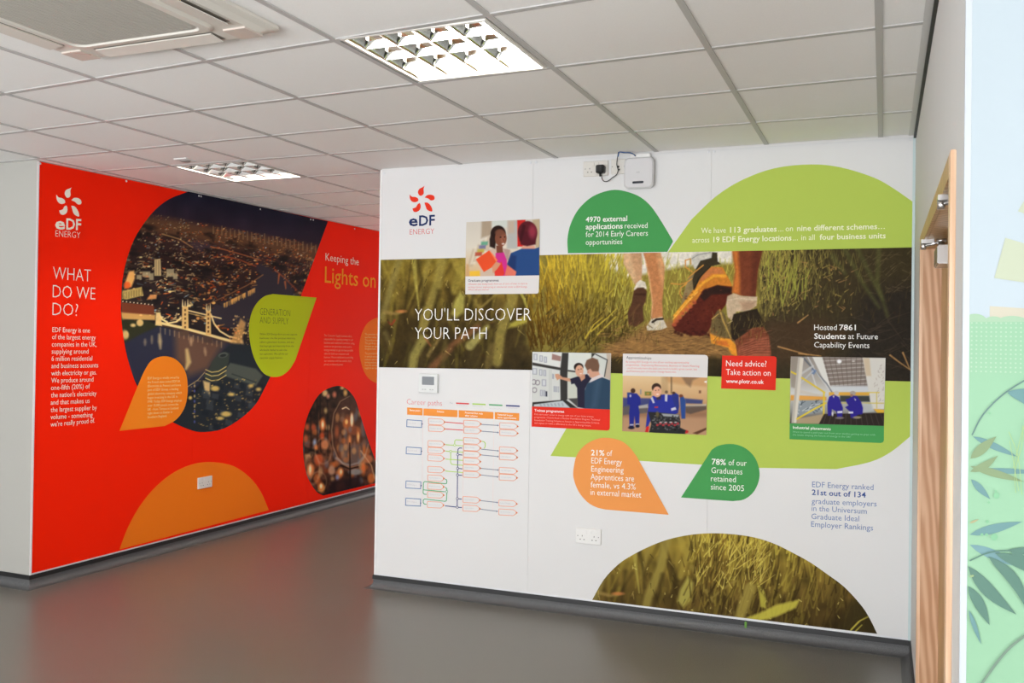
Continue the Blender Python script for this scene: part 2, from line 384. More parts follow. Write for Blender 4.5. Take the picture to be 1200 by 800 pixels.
b = MB(); b.tube([(p[0], p[1], H-.006), (p[0], p[1], H-.014)], [.034, .026], 16); b.build('sensor_dome', mat('detector_grey', (.35, .32, .30, 1), .4), t)
# ceiling cassette air conditioner
zc = H-.035
pb, prr = on_z(111, 80, zc), on_z(324, 41, zc)
AXr, AY1 = prr[0], (pb[1]+prr[1])/2-.01; AXl = pb[0]; SZ = AXr-AXl; AY0 = AY1-SZ; ac = ((AXl+AXr)/2, (AY0+AY1)/2)
t = empty('air_conditioner', (ac[0], ac[1], H), 'square cream ceiling cassette air conditioner with central grille at top left', 'air conditioner')
m_ac = mat('cream_ac_plastic', (0.66, 0.63, 0.57, 1), .42); m_acd = mat('pinkish_beige_ac_trim', (0.60, 0.52, 0.46, 1), .45)
def rr(c, s, r, n=6): return [(c[0]+a, c[1]+bb) for a, bb in rrect(0, 0, s, s, r, n)]
def rings(b, lst, mi=0, cap=True):
    n = len(lst[0][0]); vs = [(p[0], p[1], z) for o, z in lst for p in o]
    fs = [(k*n+j, k*n+(j+1) % n, (k+1)*n+(j+1) % n, (k+1)*n+j) for k in range(len(lst)-1) for j in range(n)]
    if cap: fs += [tuple(range(n)), tuple(range((len(lst)-1)*n, len(lst)*n))[::-1]]
    b.add(vs, fs, mi)
b = MB(); rings(b, [(rr(ac, SZ, .03), H+.0), (rr(ac, SZ, .03), H-.012), (rr(ac, SZ-.05, .03), H-.020), (rr(ac, SZ-.09, .03), H-.034)]); b.build('panel', m_ac, t)
G = .56
b = MB(); rings(b, [(rr(ac, G+.08, .05), H-.0335), (rr(ac, G+.06, .05), H-.044), (rr(ac, G+.01, .04), H-.046), (rr(ac, G, .04), H-.040)]); b.build('grille_frame', m_ac, t)
gm = mat('fine_mesh_grille', (0.46, 0.445, 0.40, 1), .6, bump=(900, .6)); b = MB(); rings(b, [(rr(ac, G-.002, .04), H-.0395), (rr(ac, G-.02, .04), H-.0425)]); gg = b.build('grille', gm, t)
b = MB()
for k in range(26): x = ac[0]-G/2+.025+k*(G-.05)/25; b.box((x-.0012, ac[1]-G/2+.02, H-.0438), (x+.0012, ac[1]+G/2-.02, H-.0424))
tag(b.build('grille_rib', mat('mesh_rib', (.50, .48, .43, 1), .6), gg), kind='stuff')
for k in range(4):                               # four air outlets with flaps and four corner caps
    R = Matrix.Rotation(math.radians(90*k), 3, 'Z'); tr = lambda x, y, z: (ac[0]+(R@Vector((x, y, 0))).x, ac[1]+(R@Vector((x, y, 0))).y, z)
    y0, y1, w = G/2+.055, G/2+.125, .27
    def qbox(b, xa, ya, za, xb, yb, zb): b.add([tr(xa,ya,za),tr(xb,ya,za),tr(xb,yb,za),tr(xa,yb,za),tr(xa,ya,zb),tr(xb,ya,zb),tr(xb,yb,zb),tr(xa,yb,zb)], [(0,3,2,1),(4,5,6,7),(0,1,5,4),(1,2,6,5),(2,3,7,6),(3,0,4,7)])
    b = MB(); qbox(b, -w, y0, H-.0335, w, y1, H-.0352); sl = b.build('outlet_slot', mat('outlet_shade', (.22, .20, .17, 1), .6), t)  # dark plate stands in for the shadow inside the outlet
    b = MB(); b.add([tr(-w+.006, y0+.004, H-.036), tr(w-.006, y0+.004, H-.036), tr(w-.006, y1-.004, H-.043), tr(-w+.006, y1-.004, H-.043), tr(-w+.006, y0+.004, H-.040), tr(w-.006, y0+.004, H-.040), tr(w-.006, y1-.004, H-.047), tr(-w+.006, y1-.004, H-.047)], [(0,3,2,1),(4,5,6,7),(0,1,5,4),(1,2,6,5),(2,3,7,6),(3,0,4,7)]); b.build('flap', m_ac, t)
    b = MB(); c0, c1, gi = w+.014, SZ/2-.046, G/2+.046
    O_ = [(gi, gi), (c1, gi), (c1, c1), (gi, c1)]
    b.add([tr(x, y, H-.0325) for x, y in O_]+[tr(x, y, H-.0400) for x, y in O_], [(0, 1, 2, 3), (4, 5, 6, 7), (0, 1, 5, 4), (1, 2, 6, 5), (2, 3, 7, 6), (3, 0, 4, 7)]); cc = b.build('corner_cap', m_acd, t)
    if k == 1:
        b = MB(); q = [(-.035, 0), (-.02, .004), (0, .001), (.02, .005), (.035, .002)]
        b = MB(); x0, y0 = ac[0]-SZ/2+.115, ac[1]+SZ/2-.115
        b.tube([(x0+u*.7+v*.7, y0+u*.7-v*.7, H-.0395) for u, v in q], .0015, 5); b.build('maker_mark', mat('mark_red', (.5, .25, .2, 1), .5), cc)

# ------------------------------------------------------------------ door_1: oak double door on the right
door = empty('door_1', (rwx(-1.35), -1.35, 0), kind='structure')
pr_ = .012
def rbox(b, y0, y1, z0, z1, o0, o1):              # o measured out of the right wall into the room
    P0, P1 = RW, RW; u0, u1 = (0.548-y0), (0.548-y1)
    b.wallprism(RW, [(u0, z0), (u1, z0), (u1, z1), (u0, z1)], o0, o1)
b = MB(); rbox(b, DY1, DY1+.06, 0, DTOP+.055, 0, pr_); b.build('architrave', m_oak, door, .0015)
b = MB(); rbox(b, DY0-.06, DY0, 0, DTOP+.055, 0, pr_); b.build('architrave', m_oak, door, .0015)
b = MB(); rbox(b, DY0, DY1, DTOP, DTOP+.055, 0, pr_); b.build('architrave', m_oak_shaded, door, .0015)
b = MB(); rbox(b, DY1-.0, DY1+.03, 0, DTOP+.03, -.16, 0); b.build('door_frame', m_oak_face, door)
b = MB(); rbox(b, DY0-.03, DY0, 0, DTOP+.03, -.16, 0); b.build('door_frame', m_oak_face, door)
b = MB(); rbox(b, DY0, DY1, DTOP, DTOP+.03, -.16, 0); b.build('door_frame', m_oak_shaded, door)
b = MB(); rbox(b, DY0, DY1, DTOP-.014, DTOP, -.16, -.118); b.build('door_stop', m_oak_shaded, door)
LF = -.068
mid = (DY0+DY1)/2
for k, (ya, yb) in enumerate(((mid+.002, DY1-.003), (DY0+.003, mid-.002))):
    b = MB(); rbox(b, ya, yb, .008, DTOP-.017, LF-.044, LF); leaf = b.build('door_leaf', m_oak_shaded, door, .001)
    yc = -.88 if k == 0 else -1.95
    zcl = 1.905
    b = MB(); rbox(b, yc-.19, yc+.03, zcl-.035, zcl+.03, LF, LF+.045); cl = b.build('door_closer', m_steel, leaf, .004)
    piv = RW.at(.548-yc, zcl+.03, LF+.022); 
    b = MB(); b.tube([piv, piv+np.array([0, 0, .028])], .012, 10); b.tube([piv+np.array([0, 0, .028]), piv+np.array([0, 0, .040])], .017, 12)
    e = RW.at(.548-(yc+.02), DTOP-.022, .013)
    b.tube([piv+np.array([0, 0, .033]), (piv+e)/2+np.array([0, 0, .014]), e], .006, 8)
    b.tube([e+np.array([0, 0, -.014]), e+np.array([0, 0, .012])], .010, 10)
    q = RW.at(.548-(yc+.02), 0, 0)
    rbox(b, yc-.005, yc+.045, DTOP-.0145, DTOP-.0005, -.022, .022)
    b.build('closer_arm', m_steel, leaf)

# ------------------------------------------------------------------ painter for the photographic prints (procedural, numpy)
class Cv:
    def __init__(s, x0, y0, x1, y1, sc=3.0, T=None):
        s.x0, s.y0, s.sc = x0, y0, sc; s.w, s.h = int((x1-x0)*sc)+2, int((y1-y0)*sc)+2
        s.im = np.zeros((s.h, s.w, 3)); s.T = T or (lambda x, y: (x, y))
        yy, xx = np.mgrid[0:s.h, 0:s.w]; s.X = x0+(xx+.5)/sc; s.Y = y0+(yy+.5)/sc
    def P(s, pts): return np.array([s.T(*p) for p in pts], float)
    def blend(s, sl, m, col, a):
        m = (m*a)[..., None]; s.im[sl] = s.im[sl]*(1-m)+(np.array(col)/255.0)*m
    def box(s, P, pad):
        a = max(0, int((P[:, 0].min()-pad-s.x0)*s.sc)); c = min(s.w, int((P[:, 0].max()+pad-s.x0)*s.sc)+2)
        b = max(0, int((P[:, 1].min()-pad-s.y0)*s.sc)); d = min(s.h, int((P[:, 1].max()+pad-s.y0)*s.sc)+2)
        return None if a >= c or b >= d else (slice(b, d), slice(a, c))
    def poly(s, pts, col, a=1.0, soft=0.35, raw=False):
        P = np.array(pts, float) if raw else s.P(pts); sl = s.box(P, soft+1)
        if not sl: return
        X, Y = s.X[sl], s.Y[sl]; ins = np.zeros(X.shape, bool); n = len(P); dm = np.full(X.shape, 1e9)
        for i in range(n):
            p, q = P[i], P[(i+1) % n]
            if p[1] != q[1]:
                c = ((p[1] > Y) != (q[1] > Y)); ins ^= c & (X < (q[0]-p[0])*(Y-p[1])/(q[1]-p[1])+p[0])
            d = q-p; l2 = d@d+1e-12; t = np.clip(((X-p[0])*d[0]+(Y-p[1])*d[1])/l2, 0, 1)
            dm = np.minimum(dm, (X-p[0]-t*d[0])**2+(Y-p[1]-t*d[1])**2)
        dm = np.sqrt(dm); sd = np.where(ins, dm, -dm)
        s.blend(sl, np.clip(.5+sd/(2*soft), 0, 1), col, a)
    def stroke(s, pts, w0, w1, col, a=1.0, soft=0.3, raw=False, mid=None):
        P = np.array(pts, float) if raw else s.P(pts); w = max(w0, w1, mid or 0); sl = s.box(P, w/2+soft+.5)
        if not sl: return
        X, Y = s.X[sl], s.Y[sl]; m = np.zeros(X.shape); n = len(P)-1
        for i in range(n):
            p, q = P[i], P[i+1]; d = q-p; l2 = d@d+1e-12; t = np.clip(((X-p[0])*d[0]+(Y-p[1])*d[1])/l2, 0, 1)
            dd = np.sqrt((X-p[0]-t*d[0])**2+(Y-p[1]-t*d[1])**2); g = (i+t)/n
            ww = w0+(w1-w0)*g if mid is None else np.where(g < .5, w0+(mid-w0)*g*2, mid+(w1-mid)*(g*2-1))
            m = np.maximum(m, np.clip(.5+(ww/2-dd)/(2*soft), 0, 1))
        s.blend(sl, m, col, a)
    def ell(s, cx, cy, rx, ry, col, a=1.0, soft=.3, rot=0.0, raw=False, ring=None):
        if not raw:
            (c0, c1), (e0, e1), (g0, g1) = s.T(cx, cy), s.T(cx+rx, cy), s.T(cx, cy+ry); rx, ry = abs(e0-c0), abs(g1-c1); cx, cy = c0, c1
        P = np.array([(cx-max(rx, ry), cy-max(rx, ry)), (cx+max(rx, ry), cy+max(rx, ry))]); sl = s.box(P, soft+1)
        if not sl: return
        X, Y = s.X[sl]-cx, s.Y[sl]-cy; c, n = math.cos(rot), math.sin(rot); U, V = X*c+Y*n, -X*n+Y*c
        d = (1-np.sqrt((U/rx)**2+(V/ry)**2))*min(rx, ry)
        m = np.clip(.5+d/(2*soft), 0, 1) if ring is None else np.clip(.5+(ring/2-abs(d))/(2*soft), 0, 1)
        s.blend(sl, m, col, a)
    def vgrad(s, stops):                         # stops: (y px, colour)
        ys = [q[0] for q in stops]; cs = np.array([q[1] for q in stops])/255.0
        for k in range(3): s.im[..., k] = np.interp(s.Y, ys, cs[:, k])
    def noise(s, amp, size, seed, mult=True):
        r = np.random.default_rng(seed); h, w = int(s.h/size)+3, int(s.w/size)+3; g = r.random((h, w))
        yy, xx = np.arange(s.h)/size, np.arange(s.w)/size; iy, ix = yy.astype(int), xx.astype(int); fy, fx = (yy-iy)[:, None], (xx-ix)[None]
        v = (g[iy][:, ix]*(1-fy)*(1-fx)+g[iy+1][:, ix]*fy*(1-fx)+g[iy][:, ix+1]*(1-fy)*fx+g[iy+1][:, ix+1]*fy*fx)-.5
        s.im = np.clip(s.im*(1+amp*2*v[..., None]) if mult else s.im+amp*2*v[..., None], 0, 1)
    def sample(s, x, y):
        k = max(1, int(s.sc*.6)); im = s.im
        if not hasattr(s, 'bl'):
            acc = np.cumsum(np.pad(im, ((k, k), (0, 0), (0, 0)), 'edge'), 0); im = (acc[k:]-acc[:-k])[:s.h]/k
            acc = np.cumsum(np.pad(im, ((0, 0), (k, k), (0, 0)), 'edge'), 1); s.bl = (acc[:, k:]-acc[:, :-k])[:, :s.w]/k
        fx = np.clip((x-s.x0)*s.sc-.5+k*0.0, 0, s.w-1.01); fy = np.clip((y-s.y0)*s.sc-.5, 0, s.h-1.01)
        ix, iy = fx.astype(int), fy.astype(int); fx = (fx-ix)[..., None]; fy = (fy-iy)[..., None]; b = s.bl
        return b[iy, ix]*(1-fy)*(1-fx)+b[iy+1, ix]*fy*(1-fx)+b[iy, ix+1]*(1-fy)*fx+b[iy+1, ix+1]*fy*fx
m_photo = bpy.data.materials.new('photographic_print'); m_photo.use_nodes = True
_n = m_photo.node_tree; _a = _n.nodes.new('ShaderNodeVertexColor'); _a.layer_name = 'ink'; _b = _n.nodes['Principled BSDF']
_n.links.new(_a.outputs['Color'], _b.inputs['Base Color']); _b.inputs['Roughness'].default_value = .45; _b.inputs['Specular IOR Level'].default_value = .03
def photo(name, P, off, outline, cv, parent, e=EP, dens=1.4):
    """a print cut to the outline (photo pixels), its ink laid on a fine grid of the flat sheet on the wall"""
    O = np.array(outline, float); xa, xb = O[:, 0].min(), O[:, 0].max(); nx = int((xb-xa)*dens); ny = int((O[:, 1].max()-O[:, 1].min())*dens)
    xs = np.linspace(xa+1e-3, xb-1e-3, nx); lo = np.full(nx, 1e9); hi = np.full(nx, -1e9); n = len(O)
    for i in range(n):
        p, q = O[i], O[(i+1) % n]
        if abs(p[0]-q[0]) < 1e-9: continue
        t = (xs-p[0])/(q[0]-p[0]); ok = (t >= 0) & (t <= 1); y = p[1]+(q[1]-p[1])*t
        lo = np.where(ok, np.minimum(lo, y), lo); hi = np.where(ok, np.maximum(hi, y), hi)
    t = np.linspace(0, 1, ny)[:, None]; Y = lo[None]+(hi-lo)[None]*t; X = np.repeat(xs[None], ny, 0)
    col = np.clip(lin(cv.sample(X, Y))/e, 0, .93)
    D = CF+CR*((X[..., None]-PX0)/FPX)-CU*((Y[..., None]-PY0)/FPX)
    tt = ((P.O+P.N*off-CAM)@P.N)/(D@P.N); V = CAM+D*tt[..., None]
    me = bpy.data.meshes.new(name); idx = np.arange(nx*ny).reshape(ny, nx)
    F = np.stack([idx[1:, :-1], idx[1:, 1:], idx[:-1, 1:], idx[:-1, :-1]], -1).reshape(-1, 4)
    me.vertices.add(nx*ny); me.vertices.foreach_set('co', V.reshape(-1)); me.loops.add(F.size); me.loops.foreach_set('vertex_index', F.reshape(-1).astype(np.int32))
    me.polygons.add(len(F)); me.polygons.foreach_set('loop_start', np.arange(0, F.size, 4, dtype=np.int32)); me.update(calc_edges=True)
    at = me.color_attributes.new('ink', 'FLOAT_COLOR', 'POINT'); at.data.foreach_set('color', np.concatenate([col, np.ones(col.shape[:2]+(1,))], -1).reshape(-1).astype(np.float32))
    me.validate()
    return link(name, me, m_photo, parent)
def shape(name, P, off, pts, m, parent, label=None, th=.00004):
    b = MB(); uz = [P.uz(x, y, off) for x, y in pts]
    A = sum(uz[i][0]*uz[(i+1) % len(uz)][1]-uz[(i+1) % len(uz)][0]*uz[i][1] for i in range(len(uz)))
    if A < 0: uz = uz[::-1]
    n = len(uz); b.add([P.at(u, z, off-th) for u, z in uz]+[P.at(u, z, off) for u, z in uz], [tuple(range(n, 2*n))]+[(i, (i+1) % n, n+(i+1) % n, n+i) for i in range(n)])
    o = b.build(name, m, parent); 
    if label: o['label'] = label
    return o
def px_line(bm, P, off, pts, w):
    """a printed line of width w photo pixels"""
    q = [np.array(p, float) for p in pts]; L = []; R = []
    for i, p in enumerate(q):
        d0 = q[i]-q[i-1] if i else q[1]-q[0]; d1 = q[i+1]-q[i] if i < len(q)-1 else d0
        d0 = d0/(np.linalg.norm(d0)+1e-9); d1 = d1/(np.linalg.norm(d1)+1e-9); t = d0+d1; t /= np.linalg.norm(t)+1e-9; n = np.array([-t[1], t[0]]); k = w/2/max(.5, abs(n@np.array([-d1[1], d1[0]])))
        L.append(p+n*k); R.append(p-n*k)
    n = len(q); bm.add([P.px(a[0], a[1], off) for a in L]+[P.px(a[0], a[1], off) for a in R], [(i, i+1, n+i+1, n+i) for i in range(n-1)])
# lettering: every string is queued, turned into flat meshes in one go, then set on its wall
QUEUE = []
def write(owner, P, off, m, lines, name='lettering', label=None):
    """lines: (text, x left, baseline left, x right, baseline right, cap height px, weight)"""
    QUEUE.append((owner, P, off, m, lines, name, label))
def flush_text():
    objs = {}
    def mk(s, wt):
        if (s, wt) in objs: return
        c = bpy.data.curves.new('t', 'FONT'); c.body = s; c.size = 1; c.resolution_u = 2; c.offset = wt; c.fill_mode = 'FRONT'
        o = bpy.data.objects.new('t', c); COL.objects.link(o); objs[(s, wt)] = o
    for q in QUEUE:
        for l in q[4]: mk(l[0], l[6]); mk('H', l[6])
    bpy.context.view_layer.update(); dg = bpy.context.evaluated_depsgraph_get(); geo = {}
    for k, o in objs.items():
        me = bpy.data.meshes.new_from_object(o.evaluated_get(dg)); me_v = np.array([v.co[:] for v in me.vertices]); me_f = [tuple(p.vertices) for p in me.polygons]
        geo[k] = (me_v, me_f); bpy.data.meshes.remove(me)
    for o in objs.values(): c = o.data; bpy.data.objects.remove(o); bpy.data.curves.remove(c)
    for owner, P, off, m, lines, name, label in QUEUE:
        groups = []
        for l in lines:
            if groups and (l[5] < 4 or abs(groups[-1][-1][2]-l[2]) < 2.5): groups[-1].append(l)
            else: groups.append([l])
        for g in groups: _text_mesh(owner, P, off, m, g, name, label, geo)
def _text_mesh(owner, P, off, m, lines, name, label, geo):
        b = MB()
        for s, xl, yl, xr, yr, cap, wt in lines:
            v, f = geo[(s, wt)]; hc = geo[('H', wt)][0][:, 1].max()
            if not len(v): continue
            p0, p1, p2 = P.px(xl, yl, off), P.px(xr, yr, off), P.px(xl, yl-cap, off)
            e = (p1-p0)/(v[:, 0].max()-v[:, 0].min()); up = np.array([0, 0, np.linalg.norm(p2-p0)])/hc
            b.add([p0+e*(x-v[:, 0].min())+up*y for x, y, _ in v], f)
        me = bpy.data.meshes.new(name); me.from_pydata(b.v, [], b.f); me.update(); o = link(name, me, m, owner)
        if label: o['label'] = label
LT, RG, BD = -.016, -.002, .013

# ================================================================== career mural on the white wall
ZB, ZT = .080, H-.004
def panels(P, us, owner, m, name='mural_panel'):
    for a, c in zip(us[:-1], us[1:]):
        b = MB(); b.wallprism(P, [(a+.0005, ZB+.008), (c-.0005, ZB+.008), (c-.0005, ZT), (a+.0005, ZT)], -T, 0, .0004); b.build(name, m, owner)
    b = MB(); b.wallprism(P, [(us[0], ZB), (us[-1], ZB), (us[-1], ZB+.009), (us[0], ZB+.009)], -T, .0025); b.build('bottom_trim', m_alu, owner)
def screws(P, pts, owner):
    for x, y in pts:
        u, z = P.uz(x, y); z = min(z, ZT-.012); b = MB(); b.wallprism(P, [(u+.0075*math.cos(a), z+.0075*math.sin(a)) for a in np.linspace(0, 2*math.pi, 10, endpoint=False)], -.001, .003, .0012); b.build('screw', m_alu, owner)
mur = empty('career_mural', (POST.at(1.6, 0)[0], POST.at(1.6, 0)[1], ZB), 'white wall-size printed mural with a grass and walking-shoes photo band', 'mural')
us = [0.0, POST.uz(625, 189)[0], POST.uz(834, 176)[0], 3.155]
panels(POST, us, mur, m_board)
b = MB(); b.wallprism(POST, [(3.142, ZB), (3.155, ZB), (3.155, ZT), (3.142, ZT)], 0, .004); b.build('edge_trim', mat('pale_teal_trim', (.55, .66, .66, 1), .4), mur)
b = MB(); b.wallprism(POST, [(0, ZB), (.012, ZB), (.012, ZT), (0, ZT)], 0, .003); b.build('edge_trim', mat('white_edge', (.82, .82, .82, 1), .4), mur)
screws(POST, [(450, 203), (621.7, 190), (628.3, 189.6), (830.7, 177), (837, 176.6), (1068, 163)], mur)
L1, L2, L3, L4, L5 = .0008, .0014, .0020, .0026, .0032
lime, green, orange = flat(182, 203, 92), flat(76, 158, 88), flat(238, 156, 86)
# big lime teardrop, dark green leaf, orange and green drops
arc = smooth([(810.6, 256.7), (839, 230), (870, 210.7), (908, 197), (950.5, 192.6), (985, 196), (1023, 207.6), (1046, 220), (1072, 238)], 4)
arc2 = smooth([(1071.5, 507), (1045, 528.7), (1020, 541), (980, 549.5)], 4)
shape('lime_teardrop', POST, L1, [(645, 534), (663, 503), (783, 295)]+arc+arc2+[(889.8, 548), (817.7, 544), (752.7, 540)], lime, mur, 'large lime green teardrop shape')
shape('green_leaf_shape', POST, L2, smooth([(665.5, 296.5), (665, 279.7), (668.7, 262.4), (678, 245), (693.7, 230.6), (712.8, 223.3), (728, 223), (747, 229), (760.7, 239.4), (772, 254.7), (788, 281)], 4)+[(788.6, 283), (782, 295)], green, mur, 'dark green rounded leaf shape')
# grass band photograph
GR = 443, 286, 1076, 450
def blades(c, T2, seed=1, right=True):
    """blurred olive grass blades; used at two sizes, T2 places zoomed coordinates on the print"""
    c.T = T2; r = np.random.default_rng(seed)
    dk, ol, br, ye = (62, 52, 26), (128, 114, 52), (95, 78, 36), (168, 156, 66)
    for k in range(150):                          # out-of-focus blades, dark and light
        x = r.uniform(-20, 1150); y = r.uniform(0, 640); l = r.uniform(120, 330); a = r.normal(-.12, .3); f = 1-y/820
        col = np.array((58, 45, 20)) if r.random() < .5 else np.array((166, 146, 58))*(.45+.6*f)
        c.stroke([(x, y), (x+l*a, y+l)], r.uniform(2.5, 6.5), 1.0, col, r.uniform(.25, .6), r.uniform(.8, 2.2))
    L = [([(240, 60), (250, 230), (272, 410)], 7.5, 1.5, (148, 136, 62), .95, .9), ([(345, 60), (310, 200), (285, 330)], 8, 3, (130, 114, 52), .9, 1.4),
         ([(160, 70), (110, 230), (60, 400), (40, 470)], 9, 8, (122, 110, 58), .85, 2), ([(425, 60), (385, 260), (320, 430), (300, 520)], 12, 12, (136, 122, 58), .9, 2),
         ([(300, 600), (240, 700), (225, 800)], 13, 11, (134, 124, 64), .9, 2.2), ([(480, 60), (510, 150), (545, 200)], 9, 9, (150, 132, 56), .8, 1.6),
         ([(560, 90), (515, 210), (490, 300)], 11, 9, (140, 124, 52), .8, 1.8), ([(550, 240), (600, 330), (660, 420)], 6, 5, (126, 110, 50), .85, 1.4),
         ([(860, 330), (830, 420), (780, 560), (760, 740)], 13, 14, (138, 124, 60), .85, 2), ([(700, 520), (650, 580), (590, 640)], 5, 12, (156, 148, 84), .85, 1.6),
         ([(640, 520), (500, 620), (350, 780)], 7, 10, (122, 78, 50), .75, 2.2), ([(730, 640), (700, 760)], 9, 12, (104, 88, 46), .7, 2),
         ([(420, 560), (330, 700)], 4, 5, (120, 100, 56), .7, 1.2), ([(60, 430), (120, 440), (185, 425)], 5, 3, (132, 110, 60), .85, 1.2), ([(60, 560), (95, 640)], 8, 5, (92, 80, 44), .8, 2),
         ([(905, 305), (930, 350), (945, 400)], 4, 3, (166, 158, 66), .9, .8), ([(640, 420), (740, 330), (780, 300)], 3, 4, (130, 112, 54), .8, 1.0), ([(120, 480), (100, 510), (80, 490)], 2.5, 1, (140, 40, 30), .8, .8), ([(310, 590), (345, 640)], 3, 2, (150, 80, 50), .6, 1),
         ([(1000, 60), (985, 200), (940, 330)], 3, 1, (170, 155, 60), .7, .6), ([(820, 460), (690, 500)], 4, 3, (120, 105, 50), .5, 1.5), ([(440, 600), (420, 780)], 6, 8, (84, 72, 38), .7, 2)]
    for p, w0, w1, col, a, sf in L: c.stroke(p, w0*.85, w1*.85, np.array(col)*1.12, a*.9, sf*1.1)
    for p in ([(262, 90), (290, 250), (300, 380)], [(395, 300), (380, 400), (330, 560)], [(450, 250), (470, 330), (440, 420)], [(590, 200), (610, 300), (600, 420)], [(200, 300), (180, 450), (200, 600)], [(20, 120), (50, 300)], [(690, 560), (670, 760)], [(500, 650), (560, 760)]): c.stroke(p, 5, 3, (48, 38, 18), .55, 2.2)
    c.poly([(530, 300), (558, 330), (552, 430), (505, 470), (475, 440), (490, 370)], (174, 164, 80), .9, 2.0)        # broad leaf
    c.poly([(840, 500), (900, 470), (1010, 410), (1120, 375), (1100, 420), (990, 480), (880, 520), (830, 530)], (180, 168, 68), .9, 1.9)
    c.ell(160, 425, 30, 9, (196, 120, 66), .8, 1.0)
    for k in range(110):                          # glints and thin stalks
        x = r.uniform(20, 1130); y = r.uniform(60, 760); l = r.uniform(6, 34); a = r.normal(0, .5); b_ = r.uniform(0, 1)
        c.stroke([(x, y), (x+l*a, y+l)], .9, .3, (150+70*b_, 135+60*b_, 60+50*b_) if b_ > .35 else (34, 28, 14), .7, .35)
cv = Cv(*GR, 3.0)
cv.vgrad([(290, (142, 122, 46)), (345, (104, 86, 36)), (380, (70, 56, 28)), (450, (46, 38, 22))]); cv.noise(.25, 30, 3)
Z1 = lambda x, y: (440+x/5.333, 285+y/5.333); Z3 = lambda x, y: (720+x/6.155, 285+y/6.155)
blades(cv, Z1)
r = np.random.default_rng(7); cv.T = lambda x, y: (x, y)
# meadow (x 620-905)
cv.poly([(628, 296), (910, 290), (905, 372), (800, 395), (740, 400), (640, 430), (618, 400)], (142, 128, 56), .75, 8)
cv.poly([(704, 290), (860, 286), (858, 308), (800, 312), (735, 325), (712, 312)], (226, 219, 206), 1, 2.5)
for k in range(900):                              # yellow-green grass at left of the walkers
    x = r.uniform(618, 740); y = r.uniform(292, 400); d = (y-292)/108; l = r.uniform(8, 30); a = r.normal((x-672)/260, .22)
    b_ = np.clip(1.05-d*1.15+r.normal(0, .2), 0.02, 1); yl = max(0, 1-abs(x-640)/60)
    cv.stroke([(x-a*l*.5, y+l*.5), (x+a*l*.5, y-l*.5)], 1.6, .4, (58+148*b_+15*yl, 46+140*b_, 18+44*b_-6*yl), .8, .35)
for k in range(420):                              # hazy sunlit grass behind the legs
    x = r.uniform(715, 905); y0 = 302 if x < 735 else 300; y = r.uniform(y0+4, 385); l = r.uniform(6, 20); a = r.normal(0, .25); b_ = r.uniform(.4, 1)
    cv.stroke([(x, y+l*.5), (x+a*l, y-l*.5)], 1.4, .5, (96+116*b_, 100+100*b_, 36+56*b_), .7, .4)
for k in range(160):
    x = r.uniform(640, 745); y = r.uniform(365, 425); l = r.uniform(8, 22); a = r.uniform(-1.1, -.2)
    b_ = r.uniform(0, 1); cv.stroke([(x, y), (x-a*l, y-l*.7)], 1.8, .5, (60+90*b_, 50+72*b_, 24+24*b_), .7, .4)
for p in ([(693, 388), (712, 372), (722, 362)], [(700, 392), (722, 371)], [(686, 396), (696, 380), (706, 372)]): cv.stroke(p, 2, 1, (205, 180, 60), .8, .5)
# trodden path
cv.poly([(742, 392), (760, 378), (800, 372), (846, 384), (905, 372), (905, 420), (860, 418), (740, 416), (690, 420), (720, 402)], (146, 108, 62), .95, 4)
for k in range(420):
    x = r.uniform(700, 880); y = r.uniform(382, 420); l = r.uniform(4, 16); b_ = r.uniform(0, 1); a = r.normal(0, .25)
    cv.stroke([(x, y), (x+l, y+l*a)], 1.2, .5, (60+130*b_, 42+100*b_, 24+60*b_), .5, .4)
# right-hand thicket, dark
cv.poly([(889, 286), (1080, 280), (1080, 455), (880, 455), (892, 372)], (58, 50, 34), .95, 3)
cv.poly([(885, 400), (900, 375), (960, 372), (1000, 390), (960, 420), (880, 430)], (72, 54, 36), .9, 8)
cv.poly([(1010, 340), (1080, 330), (1080, 455), (980, 455), (1000, 390)], (46, 40, 34), .9, 12)
for k in range(900):
    x = 890+abs(r.normal(0, 1))*62; y = r.uniform(289, 378); 
    if x > 1074: continue
    d = (x-890)/180; l = r.uniform(4, 20); a = r.normal(.04, .26); b_ = np.clip(1.15-d*1.5-(y-290)/150+r.normal(0, .28), 0, 1)
    if y > 372-(x-890)*.12: b_ *= .3
    cv.stroke([(x, y), (x+a*l, y-l)], 1.3, .4, (64+108*b_, 54+104*b_, 34+40*b_), .8, .3)
for k in range(90):
    x = r.uniform(893, 1000); y = r.uniform(305, 370); cv.stroke([(x, y), (x+r.normal(0, 4), y-r.uniform(1, 4))], 1.2, .5, (190, 130+r.uniform(0, 40), 80), .6, .3)
for k in range(26):
    x = r.uniform(892, 945); y = r.uniform(300, 345); l = r.uniform(14, 36); cv.stroke([(x, y+l*.5), (x+r.normal(2, 4), y-l*.5)], 1.5, .7, (158, 158, 66), .85, .35)
for k in range(55):
    x = r.uniform(1010, 1072); y = r.uniform(292, 345); l = r.uniform(4, 14); cv.stroke([(x, y), (x+l, y-l*r.uniform(-.6, 1.2))], 1.1, .4, (112, 92, 62), .5, .4)
for k in range(70):
    x = r.uniform(890, 1070); y = r.uniform(372, 432); l = r.uniform(8, 30); a = r.normal(0, .6); cv.stroke([(x, y), (x+l, y+l*a)], .9, .4, (104, 86, 64), .3, .4)
for p in ([(990, 292), (1010, 330), (1030, 360)], [(1004, 290), (1018, 318), (1034, 350)], [(1030, 290), (1028, 330), (1040, 370)], [(975, 300), (990, 320)]): cv.stroke(p, 6, 4, (88, 88, 48), .6, 2)
